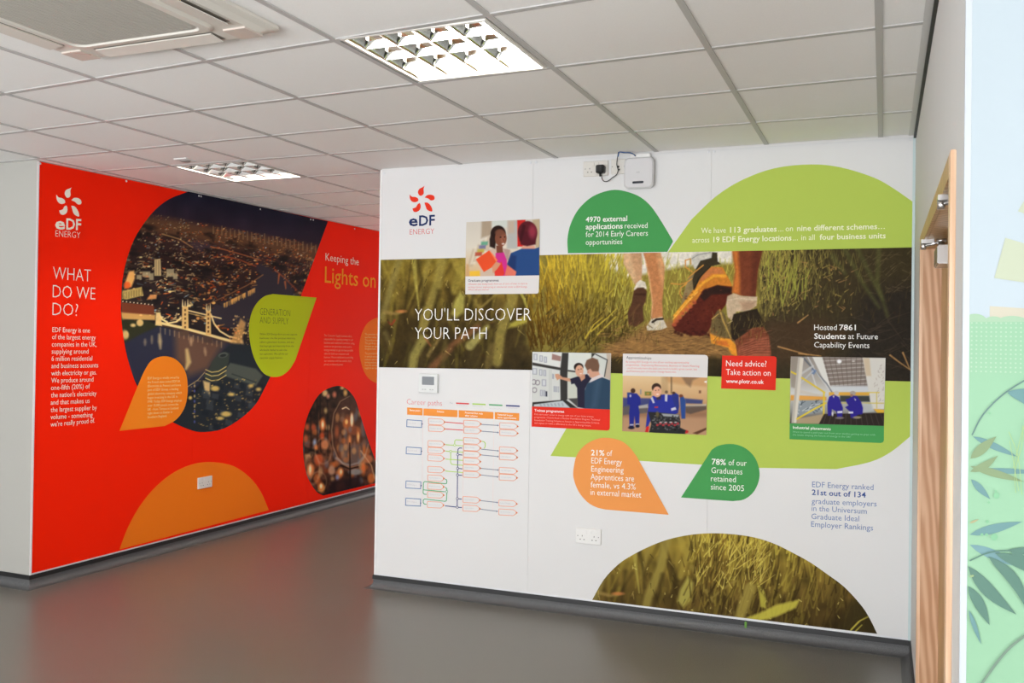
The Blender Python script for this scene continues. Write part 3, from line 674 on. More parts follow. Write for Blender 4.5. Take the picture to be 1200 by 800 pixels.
for p in ([(912, 406), (930, 411), (945, 415)], [(936, 414), (962, 417)], [(1043, 416), (1055, 425), (1068, 434)], [(1058, 413), (1066, 432)], [(935, 378), (947, 369)]): cv.stroke(p, 1.8, 1, (200, 150, 90), .8, .5)
# the walkers
cv.T = Z3
cv.poly([(65, 60), (195, 60), (200, 150), (197, 270), (150, 300), (115, 230), (68, 150)], (196, 152, 112), 1, .8); cv.poly([(70, 60), (110, 60), (150, 240), (140, 290), (110, 220), (68, 140)], (222, 188, 146), .6, 2)
cv.poly([(140, 330), (160, 285), (185, 264), (222, 280), (235, 330), (190, 320), (150, 342)], (218, 208, 190), 1, .5)
cv.poly([(138, 345), (165, 320), (210, 318), (235, 345), (225, 420), (205, 460), (212, 560), (160, 600), (100, 590), (95, 500), (125, 430)], (84, 54, 36), 1, .8); cv.poly([(145, 360), (230, 360), (222, 378), (142, 372)], (60, 34, 24), .7, .7)
cv.stroke([(120, 520), (180, 440)], 2, 1, (120, 88, 50), .6, 1)
cv.poly([(205, 60), (330, 60), (362, 170), (355, 300), (345, 430), (350, 535), (262, 552), (272, 430), (250, 260), (225, 130)], (190, 126, 80), 1, .8)
cv.poly([(300, 60), (332, 60), (362, 170), (350, 330), (330, 240)], (222, 172, 122), .6, 2.2); cv.stroke([(225, 130), (255, 270), (275, 430), (266, 540)], 1.5, 1.5, (226, 180, 130), .7, .8)
cv.poly([(232, 600), (268, 545), (345, 530), (380, 605), (340, 622), (280, 628), (238, 628)], (206, 196, 176), 1, .6); cv.stroke([(275, 568), (305, 548), (348, 545)], 2.6, 2.6, (44, 36, 30), .95, .4); cv.stroke([(245, 590), (275, 610)], 1.6, 1, (120, 100, 70), .8, .4)
cv.poly([(555, 90), (590, 72), (700, 60), (712, 110), (620, 200), (575, 180)], (204, 200, 188), 1, .7); cv.stroke([(560, 110), (600, 85), (690, 66)], 1, 1, (110, 110, 110), .6, .4)
cv.poly([(530, 260), (600, 170), (640, 160), (590, 330), (500, 440), (480, 440), (500, 360)], (142, 122, 84), 1, .7)
cv.poly([(620, 125), (700, 105), (705, 65), (742, 66), (745, 130), (770, 150), (700, 165), (640, 220), (600, 290), (570, 340), (562, 260), (590, 180)], (60, 52, 36), 1, .6)
cv.poly([(600, 290), (640, 220), (700, 168), (780, 172), (845, 290), (850, 320), (740, 300), (650, 340), (600, 410), (500, 500), (420, 590), (428, 525), (520, 400)], (202, 124, 46), 1, .6)
cv.poly([(610, 270), (660, 205), (705, 175), (770, 180), (790, 220), (700, 222), (640, 270)], (196, 118, 74), .8, 1.2)
cv.stroke([(432, 520), (540, 395), (640, 285), (720, 235), (800, 235)], 2.5, 3.5, (232, 166, 54), .9, .8); cv.stroke([(425, 545), (540, 412), (600, 350)], 1.2, 1.2, (242, 196, 90), .8, .5)
cv.poly([(600, 400), (640, 335), (740, 300), (852, 312), (850, 380), (790, 460), (730, 530), (680, 630), (640, 668), (560, 665), (440, 632), (415, 592), (500, 520), (570, 440)], (84, 34, 24), 1, .7)
cv.poly([(615, 385), (650, 335), (750, 304), (850, 325), (846, 365), (700, 372), (650, 415)], (46, 30, 24), .95, .8); cv.poly([(700, 375), (845, 368), (770, 470), (640, 560), (600, 500)], (96, 40, 26), .7, 3)
for q in ((575, 425), (548, 455), (520, 480), (492, 505), (470, 535), (448, 560), (432, 585)): cv.ell(q[0], q[1], 17, 15, (190, 92, 58), .8, .8)
for k in range(12): cv.ell(440+k*22, 640+(k % 3)*10, 12, 12, (60, 26, 20), .8, .8)
for p in ([(560, 205), (512, 170), (512, 122), (548, 112), (552, 150)], [(410, 290), (470, 296), (515, 285), (560, 255)], [(520, 290), (480, 320), (470, 360), (488, 392)], [(640, 158), (570, 215), (530, 250)]): cv.stroke(p, 1.6, 1.2, (206, 144, 66), .95, .35)
cv.stroke([(575, 330), (610, 250), (690, 170)], 2.2, 1.4, (36, 32, 26), .8, .5)
cv.poly([(850, 50), (1068, 50), (1035, 200), (1018, 395), (900, 375), (850, 352), (872, 200)], (118, 60, 38), 1, .8); cv.poly([(850, 50), (892, 50), (905, 250), (905, 370), (850, 352), (872, 200)], (224, 130, 56), .8, 2.2); cv.poly([(1000, 50), (1068, 50), (1035, 200), (1018, 390), (985, 380)], (84, 42, 30), .6, 3)
cv.poly([(815, 380), (860, 360), (920, 380), (1030, 385), (1026, 450), (960, 492), (880, 492), (850, 560), (815, 530), (806, 440)], (196, 172, 142), 1, .7); cv.poly([(900, 420), (1022, 420), (1000, 470), (930, 488)], (168, 132, 104), .7, 2); cv.stroke([(820, 410), (900, 395), (1025, 410)], 1, 1, (226, 208, 180), .6, .6)
cv.poly([(860, 510), (940, 490), (1030, 470), (1088, 600), (1108, 690), (920, 740), (850, 690), (800, 640), (840, 580)], (46, 37, 26), 1, .7)
cv.poly([(694, 640), (700, 560), (745, 480), (790, 500), (830, 580), (848, 690), (760, 668)], (104, 88, 54), 1, .7); cv.stroke([(760, 480), (785, 560), (840, 682)], 2, 1.5, (196, 160, 84), .8, .5); cv.stroke([(705, 545), (750, 510)], 1.5, 1, (210, 170, 90), .8, .4); cv.stroke([(820, 575), (850, 560)], 1.5, 1, (200, 170, 120), .8, .4)
cv.poly([(688, 650), (760, 680), (835, 690), (885, 740), (890, 820), (845, 800), (820, 752), (700, 722)], (226, 148, 48), 1, .7); cv.poly([(720, 700), (810, 705), (830, 745), (730, 725)], (190, 92, 44), .7, 1.2)
cv.poly([(870, 700), (1000, 608), (1075, 602), (1112, 660), (1130, 800), (888, 820)], (122, 66, 44), 1, .8); cv.poly([(900, 740), (1000, 688), (1112, 675), (1130, 820), (890, 820)], (158, 90, 64), .9, 1.2)
for k in range(6): cv.stroke([(905, 748+k*15), (1010, 704+k*17), (1120, 690+k*20)], 1.0, 1.0, (96, 50, 36), .7, .5)
cv.T = lambda x, y: (x, y)
for k in range(240):
    x = r.uniform(728, 900); y = r.uniform(372, 402); 
    if 745 < x < 760 and y < 378 or 775 < x < 835: continue
    cv.stroke([(x, y+3), (x+r.normal(0, 3), y-r.uniform(2, 8))], .8, .4, (150, 126, 62) if k % 2 else (66, 48, 26), .5, .35)
for k in range(70): x, y = r.uniform(800, 845), r.uniform(335, 390); cv.ell(x, y, 1.2, .8, (120, 48, 32) if k % 2 else (50, 22, 18), .4, .5)
for k in range(50): x, y = r.uniform(866, 900), r.uniform(385, 412); cv.stroke([(x, y), (x+6, y-1.5)], .7, .5, (170, 104, 76) if k % 2 else (92, 48, 34), .5, .4)
cv.noise(.055, 3, 9); cv.noise(.07, 9, 10)
photo('grass_photograph', POST, L3, [(444, 304.4), (546, 301.9), (640, 298.7), (782, 295.6), (850, 294.4), (1073.2, 289.7), (1072.6, 447), (900, 442.8), (750, 438.3), (618, 433.3), (443, 430.2)], cv, mur)['label'] = 'photograph of grass blades and hikers walking shoes on a path'
# half-round grass photograph at the bottom
cv = Cv(690, 620, 1032, 746, 3.0)
cv.vgrad([(622, (158, 138, 54)), (670, (118, 98, 42)), (710, (84, 66, 32)), (746, (58, 46, 24))]); cv.noise(.25, 30, 5)
def Z2(x, y):
    a, b_ = Z1(x, y); X = 748.6+(a-490.6)*1.18; return (X, 692+(b_-360)*1.13+(X-748)*.085)
blades(cv, Z2, 4)
r = np.random.default_rng(12); cv.T = lambda x, y: (x, y)
for k in range(520):
    x = r.uniform(800, 1024); y = r.uniform(630, 748); l = r.uniform(8, 30); a = r.normal(.16, .22); f = np.clip(1.08-(y-632)/125-(x > 965)*.22, .1, 1)
    col = (52, 40, 18) if r.random() < .42 else (70+150*f, 56+142*f, 26+52*f)
    cv.stroke([(x, y), (x+a*l, y-l)], r.uniform(1, 2.6), .5, col, .62, r.uniform(.35, .9))
for k in range(150):
    x = r.uniform(815, 895); y = r.uniform(632, 690); l = r.uniform(6, 22); a = r.normal(.35, .45); cv.stroke([(x, y), (x+a*l, y-l)], 1.3, .4, (214, 196, 92) if k % 3 else (110, 84, 36), .75, .35)
for k in range(60): x, y = r.uniform(700, 1015), r.uniform(640, 735); cv.stroke([(x, y), (x+r.normal(0, 1.5), y-r.uniform(1, 4))], 1, .5, (232, 216, 120), .75, .3)
cv.T = Z2
cv.poly([(840, 500), (900, 470), (1010, 410), (1120, 375), (1100, 420), (990, 480), (880, 520), (830, 530)], (190, 180, 72), .9, 1.6); cv.stroke([(860, 330), (830, 420), (780, 560), (770, 700)], 11, 12, (158, 140, 66), .75, 2.6)
cv.poly([(905, 330), (940, 380), (945, 440), (915, 430)], (182, 172, 68), .9, 1.2)
cv.T = lambda x, y: (x, y)
cv.poly([(1000, 700), (1030, 690), (1030, 745), (980, 745)], (56, 48, 26), .7, 6)
for p in ([(998, 737), (1008, 727), (1018, 722)], [(1000, 742), (1010, 732)], [(992, 744), (1006, 728)]): cv.stroke(p, 2, 1, (190, 176, 70), .9, .5)
half = smooth([(694, 702.6), (707.5, 679), (725, 660.7), (742.5, 649.4), (760, 640.6), (777.5, 633.6), (795, 628.9), (812.4, 626), (830, 624.7), (847.4, 624.9), (870, 627), (890, 631), (910, 638), (930, 648), (950, 659), (970, 673), (990, 688), (1010, 710), (1020, 726), (1028, 742.5)], 3)
photo('grass_photograph', POST, L1, half, cv, mur)['label'] = 'half-round photograph of grass blades above the skirting'

# --- cards
def card(sx, pts_, m, off=L4, rnd=None): 
    return shape('caption_card', POST, off, pts_, m, mur)
white = flat(226, 222, 220); redc = flat(226, 52, 38)
shape('caption_card', POST, L4, [(545.4, 322), (631.9, 321), (631.3, 341.5), (630.6, 343.3), (629, 344), (545.3, 344.7)], white, mur, 'white caption card under photo')
shape('caption_card', POST, L4, [(623.3, 475), (714.9, 478.5), (714.6, 501.5), (713.6, 503.6), (711.5, 504.3), (623, 499.7)], redc, mur, 'red caption card')
shape('caption_card', POST, L4, [(729.7, 441), (730, 414.2), (826, 415.7), (828.8, 416.6), (829.7, 419.2), (829, 443)], white, mur, 'white caption card above photo')
shape('advice_card', POST, L4, [(845, 455), (846.3, 416.4), (907, 417.3), (909.4, 418.2), (910.1, 420.5), (908.8, 457.2)], redc, mur, 'red advice card')
shape('caption_card', POST, L4, [(925.4, 494), (1035.9, 497), (1035.9, 515.6), (1034.8, 518), (1032, 518.9), (925.2, 514.4)], green, mur, 'green caption card')
# pictures on the cards: each painter works in the zoomed frame of its print
def pic(x0, y0, x1, y1, k, outline, paint, label, P=POST, off=L5, parent=None):
    c = Cv(x0-1, y0-1, x1+1, y1+1, 4.0, lambda x, y: (x0+x/k, y0+y/k)); paint(c); photo('printed_picture', P, off, outline, c, parent or mur, dens=1.6)['label'] = label
def p_grad(c):
    c.im[:] = np.array((214, 206, 192))/255; c.vgrad([(250, (206, 198, 186)), (290, (220, 212, 196)), (325, (214, 178, 130))])
    c.poly([(195, 60), (290, 55), (290, 200), (190, 230)], (168, 148, 124), .9, 1.5); c.poly([(290, 60), (440, 55), (440, 130), (290, 130)], (206, 212, 204), .9, 1); c.poly([(440, 70), (530, 66), (530, 330), (430, 330)], (178, 178, 174), .9, 1.2); c.poly([(440, 70), (500, 66), (500, 180), (440, 190)], (196, 172, 150), .8, 1.5)
    c.poly([(670, 60), (740, 50), (740, 320), (700, 320)], (186, 166, 132), .9, 1); c.poly([(528, 62), (605, 58), (600, 310), (530, 310)], (206, 44, 40), 1, .5)
    for k in range(7): c.poly([(60+k*26, 500-k*25), (110+k*24, 330-k*20), (150+k*24, 330-k*22), (110+k*26, 500-k*25)], (228, 218, 198) if k % 2 else (196, 176, 150), .7, 1)
    for x, y, cc in ((225, 280, (90, 160, 130)), (205, 315, (110, 110, 150)), (190, 350, (190, 170, 70)), (170, 380, (180, 70, 50))): c.poly([(x-35, y-16), (x+30, y-20), (x+25, y+16), (x-38, y+18)], cc, .85, .8)
    c.poly([(80, 540), (180, 535), (185, 590), (80, 590)], (240, 190, 60), .95, .8); c.poly([(45, 470), (75, 480), (80, 590), (42, 590)], (206, 160, 110), .8, 1)
    c.poly([(180, 480), (260, 340), (320, 320), (430, 330), (470, 350), (440, 590), (180, 590)], (206, 182, 162), 1, .8)
    c.poly([(325, 370), (400, 360), (430, 430), (440, 590), (330, 590)], (206, 52, 140), 1, .6); c.poly([(400, 330), (460, 340), (445, 440), (425, 420)], (178, 150, 140), 1, .6)
    c.poly([(330, 300), (390, 300), (395, 365), (335, 370)], (120, 72, 54), 1, .5)
    c.ell(350, 190, 72, 78, (44, 30, 26), 1, .5); c.poly([(280, 200), (330, 260), (320, 330), (270, 310), (268, 240)], (48, 34, 30), 1, .8)
    c.ell(374, 232, 55, 76, (128, 76, 56), 1, .5); c.ell(365, 180, 45, 34, (120, 74, 56), .9, .8); c.ell(395, 245, 22, 40, (170, 108, 84), .6, 1.5); c.ell(396, 284, 13, 7, (236, 224, 216), .95, .4); c.ell(372, 222, 9, 6, (30, 20, 18), .9, .3); c.ell(410, 220, 7, 6, (30, 20, 18), .9, .3); c.stroke([(392, 235), (404, 258)], .8, .8, (90, 48, 36), .7, .3)
    c.poly([(140, 430), (265, 345), (340, 430), (330, 480), (215, 548)], (232, 84, 46), 1, .4); c.poly([(265, 345), (300, 380), (345, 440), (330, 452)], (248, 140, 96), .9, .4); c.poly([(310, 520), (380, 450), (410, 560), (390, 590), (320, 590)], (222, 62, 52), 1, .5); c.poly([(290, 500), (330, 450), (375, 470), (340, 520), (300, 560)], (214, 150, 116), 1, .5)
    c.poly([(580, 300), (690, 300), (700, 340), (560, 345)], (222, 160, 136), 1, .6)
    c.poly([(435, 470), (470, 370), (570, 330), (690, 330), (735, 315), (742, 590), (440, 590)], (44, 76, 130), 1, .5); c.poly([(440, 470), (470, 380), (520, 400), (510, 560), (440, 490)], (34, 52, 98), .8, 1.5); c.poly([(410, 580), (435, 480), (520, 545), (510, 590)], (226, 120, 100), 1, .6)
    c.ell(625, 180, 92, 110, (92, 34, 40), 1, .6); c.poly([(540, 160), (560, 290), (620, 306), (700, 290), (712, 180)], (84, 30, 38), 1, .8); c.ell(670, 170, 34, 60, (166, 60, 80), .7, 2); c.stroke([(590, 120), (560, 250)], 4, 3, (60, 24, 28), .7, 1)
pic(540, 250, 640, 350, 8, [(546.3, 260.3), (632.5, 256.3), (631.9, 322.5), (545.3, 323.8)], p_grad, 'picture of two women talking, one holding an orange folder')
def p_train(c):
    c.im[:] = np.array((208, 210, 206))/255; c.poly([(45, 30), (320, 40), (300, 180), (45, 130)], (218, 220, 216), 1, .4); c.poly([(380, 40), (620, 45), (560, 210), (380, 200)], (214, 218, 212), 1, .5); c.poly([(380, 215), (470, 225), (470, 470), (375, 470)], (200, 204, 192), 1, .5)
    c.poly([(45, 130), (310, 180), (310, 205), (45, 158)], (62, 60, 56), 1, .4); c.poly([(325, 40), (385, 42), (375, 250), (375, 480), (310, 490), (305, 220)], (58, 56, 54), 1, .5); c.poly([(600, 44), (640, 46), (600, 90)], (58, 56, 54), 1, .5); c.poly([(378, 200), (450, 210), (450, 225), (378, 216)], (70, 68, 64), 1, .4)
    c.poly([(740, 48), (785, 50), (780, 300), (720, 270), (745, 110)], (190, 174, 158), 1, .6); c.poly([(640, 50), (748, 110), (722, 250), (700, 240), (640, 120)], (206, 210, 204), 1, .5); c.stroke([(640, 55), (748, 108), (722, 262)], 1.3, 1.3, (60, 60, 60), .9, .3)
    c.poly([(232, 50), (315, 75), (310, 120), (228, 105)], (150, 112, 104), .9, .5)
    for x, y, w, h in ((75, 80, 36, 62), (128, 95, 30, 62), (168, 105, 28, 60), (68, 215, 44, 62), (125, 225, 30, 62), (162, 230, 26, 60), (155, 322, 42, 66), (130, 418, 24, 62), (158, 420, 20, 60), (240, 262, 16, 50), (252, 380, 14, 56), (270, 382, 14, 56), (290, 384, 12, 56)):
        c.poly([(x-w/2, y-h/2), (x+w/2, y-h/2+3), (x+w/2, y+h/2), (x-w/2, y+h/2-3)], (150, 154, 168), .9, .3); c.poly([(x-w/2+8, y-h/2+8), (x+w/2-8, y-h/2+8), (x+w/2-8, y+h/2-8), (x-w/2+8, y+h/2-8)], (214, 216, 218), .9, .3)
    for x, y in ((60, 315), (95, 320), (66, 390)): c.ell(x, y, 20, 22, (120, 110, 120), .8, .3, ring=1.0)
    c.poly([(170, 400), (186, 402), (186, 452), (170, 450)], (40, 42, 60), .9, .3)
    for x in (205, 222): c.stroke([(x, 200), (x, 480)], .7, .7, (180, 182, 178), .8, .3)
    c.poly([(45, 505), (360, 480), (470, 560), (45, 548)], (50, 48, 46), 1, .5); c.poly([(60, 525), (330, 490), (400, 555), (60, 545)], (186, 196, 200), 1, .4); c.poly([(380, 470), (470, 465), (470, 550)], (60, 58, 56), .9, .6)
    for k in range(7): c.poly([(110+k*34, 522-k*2), (128+k*34, 520-k*2), (140+k*34, 540), (122+k*34, 542)], (150, 158, 166), .8, .4)
    c.poly([(258, 240), (290, 238), (330, 270), (400, 280), (412, 312), (380, 308), (300, 285), (280, 298), (262, 270)], (204, 152, 122), 1, .5)
    c.poly([(400, 285), (470, 262), (560, 240), (600, 280), (560, 340), (540, 380), (545, 565), (470, 550), (465, 370), (440, 330), (410, 335)], (42, 40, 58), 1, .5)
    c.poly([(480, 250), (540, 240), (540, 280), (505, 308)], (196, 144, 116), 1, .5); c.ell(480, 175, 45, 40, (44, 34, 32), 1, .4); c.ell(487, 210, 38, 55, (214, 164, 136), 1, .4); c.ell(478, 198, 6, 4, (50, 34, 30), .9, .3); c.ell(503, 192, 6, 4, (50, 34, 30), .9, .3); c.ell(500, 236, 10, 4, (240, 230, 224), .9, .3)
    c.poly([(535, 400), (560, 330), (640, 285), (700, 270), (778, 300), (774, 575), (535, 565)], (48, 70, 92), 1, .5); c.poly([(640, 300), (690, 290), (670, 420), (650, 540), (600, 560)], (66, 92, 116), .6, 3); c.poly([(585, 320), (610, 270), (690, 240), (715, 262), (650, 290)], (218, 206, 204), 1, .5)
    c.poly([(560, 200), (600, 180), (670, 220), (680, 245), (610, 275), (585, 270)], (208, 158, 132), 1, .5); c.poly([(536, 160), (555, 110), (610, 85), (660, 105), (675, 160), (668, 215), (610, 215), (590, 190), (560, 205)], (116, 86, 68), 1, .6); c.ell(568, 222, 8, 14, (190, 136, 112), 1, .4)
pic(618, 408, 720, 508, 8, [(623.6, 412.1), (716.1, 413.9), (714.9, 479.6), (623.3, 476.1)], p_train, 'picture of two men at a control panel')
def p_app(c):
    c.im[:] = np.array((214, 178, 134))/255; c.vgrad([(440, (222, 194, 150)), (470, (200, 158, 112)), (485, (150, 112, 84)), (511, (176, 140, 112))])
    c.poly([(400, 230), (800, 235), (800, 330), (560, 310), (440, 290)], (198, 150, 100), .8, 2); c.poly([(380, 235), (440, 235), (440, 400), (380, 380)], (170, 140, 100), .5, 1.5); c.stroke([(470, 240), (470, 380)], 2, 2, (110, 90, 66), .7, .5)
    c.poly([(560, 236), (720, 240), (660, 270), (640, 330), (600, 300)], (120, 96, 76), .7, 1.5); c.ell(780, 283, 16, 8, (250, 250, 246), 1, .4)
    c.poly([(36, 425), (300, 430), (300, 500), (36, 510)], (52, 62, 118), .9, 1); c.poly([(590, 430), (750, 445), (745, 480), (600, 475)], (50, 62, 118), .9, 1); c.poly([(36, 500), (260, 495), (260, 560), (36, 580)], (86, 84, 86), .9, 1); c.poly([(170, 500), (260, 480), (262, 515), (180, 520)], (190, 186, 176), .8, .8)
    c.poly([(590, 490), (785, 480), (785, 500), (600, 520)], (188, 174, 156), 1, .6); c.poly([(590, 500), (785, 498), (785, 530), (640, 570), (600, 560)], (80, 70, 66), .8, 1); c.poly([(36, 600), (400, 600), (800, 600), (800, 770), (30, 740)], (186, 146, 112), .8, 2); c.poly([(660, 740), (785, 690), (785, 710), (700, 752)], (84, 52, 36), .9, .6)
    c.poly([(75, 378), (120, 378), (110, 460), (75, 450)], (36, 56, 130), .9, .6); c.poly([(232, 370), (290, 370), (290, 405), (232, 405)], (96, 112, 50), .9, .5); c.ell(260, 388, 14, 10, (180, 130, 60), .9, .5); c.poly([(190, 350), (202, 350), (202, 395), (190, 395)], (120, 130, 150), .8, .4); c.poly([(715, 360), (735, 360), (735, 385), (715, 385)], (110, 70, 50), .8, .5)
    c.ell(127, 362, 21, 22, (70, 46, 36), 1, .4); c.poly([(80, 420), (110, 385), (160, 385), (192, 420), (196, 480), (176, 500), (186, 560), (182, 680), (152, 690), (140, 590), (132, 690), (95, 690), (92, 560), (100, 490), (74, 480)], (38, 44, 132), 1, .5)
    for q in ((98, 660, 132, 672), (152, 655, 182, 668)): c.poly([(q[0], q[1]), (q[2], q[1]), (q[2], q[3]), (q[0], q[3])], (200, 200, 206), .9, .3)
    c.ell(112, 692, 28, 14, (30, 30, 50), 1, .5); c.ell(168, 678, 18, 14, (30, 30, 50), 1, .5); c.ell(104, 408, 8, 12, (214, 210, 216), .9, .4)
    c.poly([(470, 400), (500, 375), (535, 400), (540, 500), (530, 560), (480, 480)], (44, 54, 128), 1, .6); c.ell(490, 382, 14, 12, (80, 52, 40), 1, .4); c.ell(425, 374, 14, 14, (110, 90, 70), 1, .4); c.poly([(545, 420), (575, 410), (598, 450), (594, 612), (560, 612), (550, 500)], (46, 76, 142), 1, .6); c.ell(556, 408, 18, 14, (120, 66, 46), 1, .4)
    c.poly([(255, 560), (275, 450), (300, 410), (400, 395), (470, 400), (500, 500), (530, 560), (500, 575), (440, 590), (300, 590), (262, 680), (240, 690)], (44, 52, 148), 1, .5)
    c.poly([(285, 430), (300, 415), (322, 470), (305, 474)], (208, 208, 214), .95, .4); c.poly([(412, 395), (436, 395), (432, 460), (412, 455)], (208, 208, 214), .95, .4); c.poly([(466, 520), (505, 508), (515, 530), (470, 542)], (208, 208, 214), .95, .4); c.poly([(320, 503), (350, 502), (350, 515), (320, 516)], (206, 60, 60), .9, .4)
    c.poly([(330, 400), (380, 390), (375, 440), (340, 445)], (60, 50, 60), .9, .5); c.ell(336, 335, 42, 40, (62, 44, 36), 1, .4); c.ell(342, 372, 38, 48, (222, 168, 138), 1, .4); c.ell(330, 360, 5, 4, (60, 40, 34), .9, .3); c.ell(356, 356, 5, 4, (60, 40, 34), .9, .3); c.ell(347, 394, 12, 4.5, (246, 238, 230), .95, .3)
    c.poly([(262, 550), (350, 555), (540, 575), (552, 640), (545, 720), (600, 750), (270, 738), (290, 660)], (44, 44, 46), 1, .5); c.poly([(380, 565), (535, 575), (545, 600), (400, 590)], (168, 172, 174), .9, .6)
    rr_ = np.random.default_rng(2)
    for k in range(90): x, y = rr_.uniform(300, 545), rr_.uniform(585, 715); v = rr_.uniform(20, 150); c.ell(x, y, rr_.uniform(4, 10), rr_.uniform(3, 8), (v, v, v), .7, .4)
    for k in range(8): c.ell(345+k*26, 668-(k % 2)*12, 12, 10, (186, 54, 60), .85, .4)
    for k in range(4): c.ell(375+k*44, 644, 12, 6, (214, 214, 214), .8, .4)
    c.ell(345, 572, 14, 26, (120, 104, 60), .7, .8); c.poly([(235, 730), (248, 680), (272, 682), (262, 735)], (200, 40, 40), 1, .5); c.ell(600, 728, 22, 14, (190, 40, 44), 1, .5); c.poly([(545, 690), (600, 715), (590, 745), (530, 740)], (40, 40, 42), 1, .5)
pic(725, 410, 835, 515, 7.62, [(729.7, 439.9), (829, 442.3), (828, 509.7), (729.2, 505.1)], p_app, 'picture of an apprentice in blue overalls leaning on an engine')
def p_ind(c):
    c.im[:] = np.array((168, 166, 160))/255; c.vgrad([(418, (150, 142, 134)), (445, (176, 170, 162)), (460, (206, 206, 204)), (480, (150, 150, 146)), (500, (70, 60, 54))])
    c.poly([(310, 58), (660, 62), (700, 300), (380, 300)], (134, 122, 114), 1, .5)
    for k in range(7): c.stroke([(300+k*8, 90+k*34), (690, 70+k*33)], 1.0, 1.0, (196, 190, 184), .8, .4)
    for k in range(9): c.stroke([(330+k*44, 60), (390+k*34, 300)], .7, .6, (92, 82, 76), .7, .4)
    c.ell(455, 92, 18, 16, (252, 252, 255), 1, .8); c.ell(570, 90, 12, 6, (220, 216, 206), .8, .5); c.poly([(380, 290), (690, 290), (700, 340), (370, 340)], (206, 210, 214), .9, 1.2)
    c.poly([(235, 55), (315, 57), (388, 320), (365, 320)], (222, 220, 214), 1, .5); c.stroke([(160, 60), (240, 150), (350, 270), (400, 350)], 2.2, 1.4, (92, 98, 108), .8, .6); c.stroke([(200, 60), (260, 170), (370, 320)], 1.5, 1, (206, 208, 210), .8, .5)
    c.poly([(60, 60), (130, 60), (120, 320), (60, 300)], (150, 140, 128), .8, 1.2); c.poly([(230, 150), (270, 165), (250, 200), (228, 190)], (90, 120, 170), .7, .8); c.stroke([(150, 190), (240, 130)], 2.5, 2.5, (196, 196, 196), .8, .6); c.stroke([(120, 290), (240, 170)], 1.5, 2, (186, 190, 196), .8, .6); c.stroke([(235, 200), (265, 290)], 1.6, 1.6, (206, 208, 210), .8, .5)
    c.poly([(120, 320), (330, 370), (330, 385), (120, 350)], (200, 192, 180), .9, .6); c.poly([(55, 365), (350, 380), (350, 410), (55, 410)], (226, 158, 66), .9, .6); c.poly([(120, 410), (320, 405), (330, 500), (110, 540)], (140, 150, 156), .9, 1)
    rr_ = np.random.default_rng(3)
    for k in range(26): x, y = rr_.uniform(120, 320), rr_.uniform(415, 520); c.stroke([(x, y), (x+rr_.uniform(-40, 60), y-rr_.uniform(0, 40))], 1.3, .8, (210, 214, 214) if k % 2 else (70, 80, 88), .7, .4)
    c.poly([(105, 560), (330, 520), (330, 540), (290, 600), (105, 600)], (176, 156, 124), .95, .7)
    c.poly([(120, 60), (165, 62), (105, 595), (66, 592), (95, 300)], (214, 208, 196), 1, .5); c.poly([(120, 60), (135, 60), (85, 592), (66, 592)], (170, 164, 152), .7, .7)
    for p in ([(60, 175), (100, 195)], [(150, 225), (250, 290), (335, 345)], [(110, 560), (250, 480), (345, 430)], [(330, 350), (328, 540)]): c.stroke(p, 2.0, 2.0, (224, 196, 60), .95, .4)
    c.poly([(645, 62), (832, 64), (826, 480), (720, 480)], (216, 212, 204), 1, .5); c.poly([(650, 64), (700, 64), (715, 210), (672, 210)], (206, 184, 152), .8, .8)
    for k in range(30): x, y = rr_.uniform(745, 825), rr_.uniform(90, 420); c.stroke([(x, y), (x+rr_.uniform(-14, 14), y+rr_.uniform(4, 18))], .7, .5, (150, 130, 120), .6, .3)
    c.poly([(370, 342), (700, 342), (700, 370), (370, 370)], (222, 168, 66), .95, .5); c.poly([(460, 370), (700, 372), (705, 420), (460, 420)], (56, 60, 56), .95, .8); c.stroke([(680, 345), (780, 345)], 1.3, 1.3, (220, 196, 90), .9, .4); c.stroke([(470, 430), (820, 432)], 1.3, 1.3, (206, 186, 80), .8, .4); c.stroke([(760, 345), (760, 470)], 1.3, 1.3, (206, 186, 80), .7, .4)
    c.poly([(640, 430), (720, 440), (740, 500), (640, 510)], (186, 190, 190), .8, .8); c.poly([(735, 478), (825, 485), (822, 558), (780, 530)], (226, 176, 58), 1, .5)
    c.poly([(330, 520), (822, 510), (820, 620), (290, 600)], (50, 42, 38), 1, .6)
    for k in range(12): c.stroke([(350+k*40, 520), (320+k*46, 610)], .7, .7, (84, 74, 66), .7, .3)
    for s_, x0 in ((1, 420), (-1, 580)):
        X = lambda v: x0+s_*v
        if s_ == 1:
            c.poly([(358, 430), (372, 380), (410, 362), (452, 382), (470, 430), (485, 470), (478, 548), (440, 552), (430, 500), (395, 480), (390, 532), (362, 535), (358, 470)], (50, 42, 140), 1, .5); c.ell(432, 350, 20, 18, (196, 190, 186), 1, .4)
            c.poly([(438, 497), (480, 494), (480, 512), (440, 514)], (226, 226, 230), .9, .3); c.ell(400, 520, 7, 18, (226, 226, 230), .9, .4); c.ell(458, 552, 34, 10, (120, 110, 110), 1, .4); c.poly([(400, 372), (416, 370), (410, 392)], (230, 220, 200), .9, .3)
        else:
            c.poly([(505, 400), (530, 395), (570, 370), (600, 375), (632, 420), (648, 470), (645, 520), (600, 528), (585, 560), (548, 550), (540, 500), (502, 465), (530, 450), (515, 430)], (48, 40, 136), 1, .5); c.ell(565, 350, 24, 18, (170, 160, 150), 1, .4); c.ell(555, 368, 12, 12, (160, 120, 100), 1, .4)
            c.poly([(530, 500), (568, 500), (568, 516), (530, 516)], (226, 226, 230), .9, .3); c.ell(600, 548, 34, 10, (150, 140, 110), 1, .4); c.poly([(575, 388), (592, 405), (585, 412)], (230, 220, 200), .9, .3)
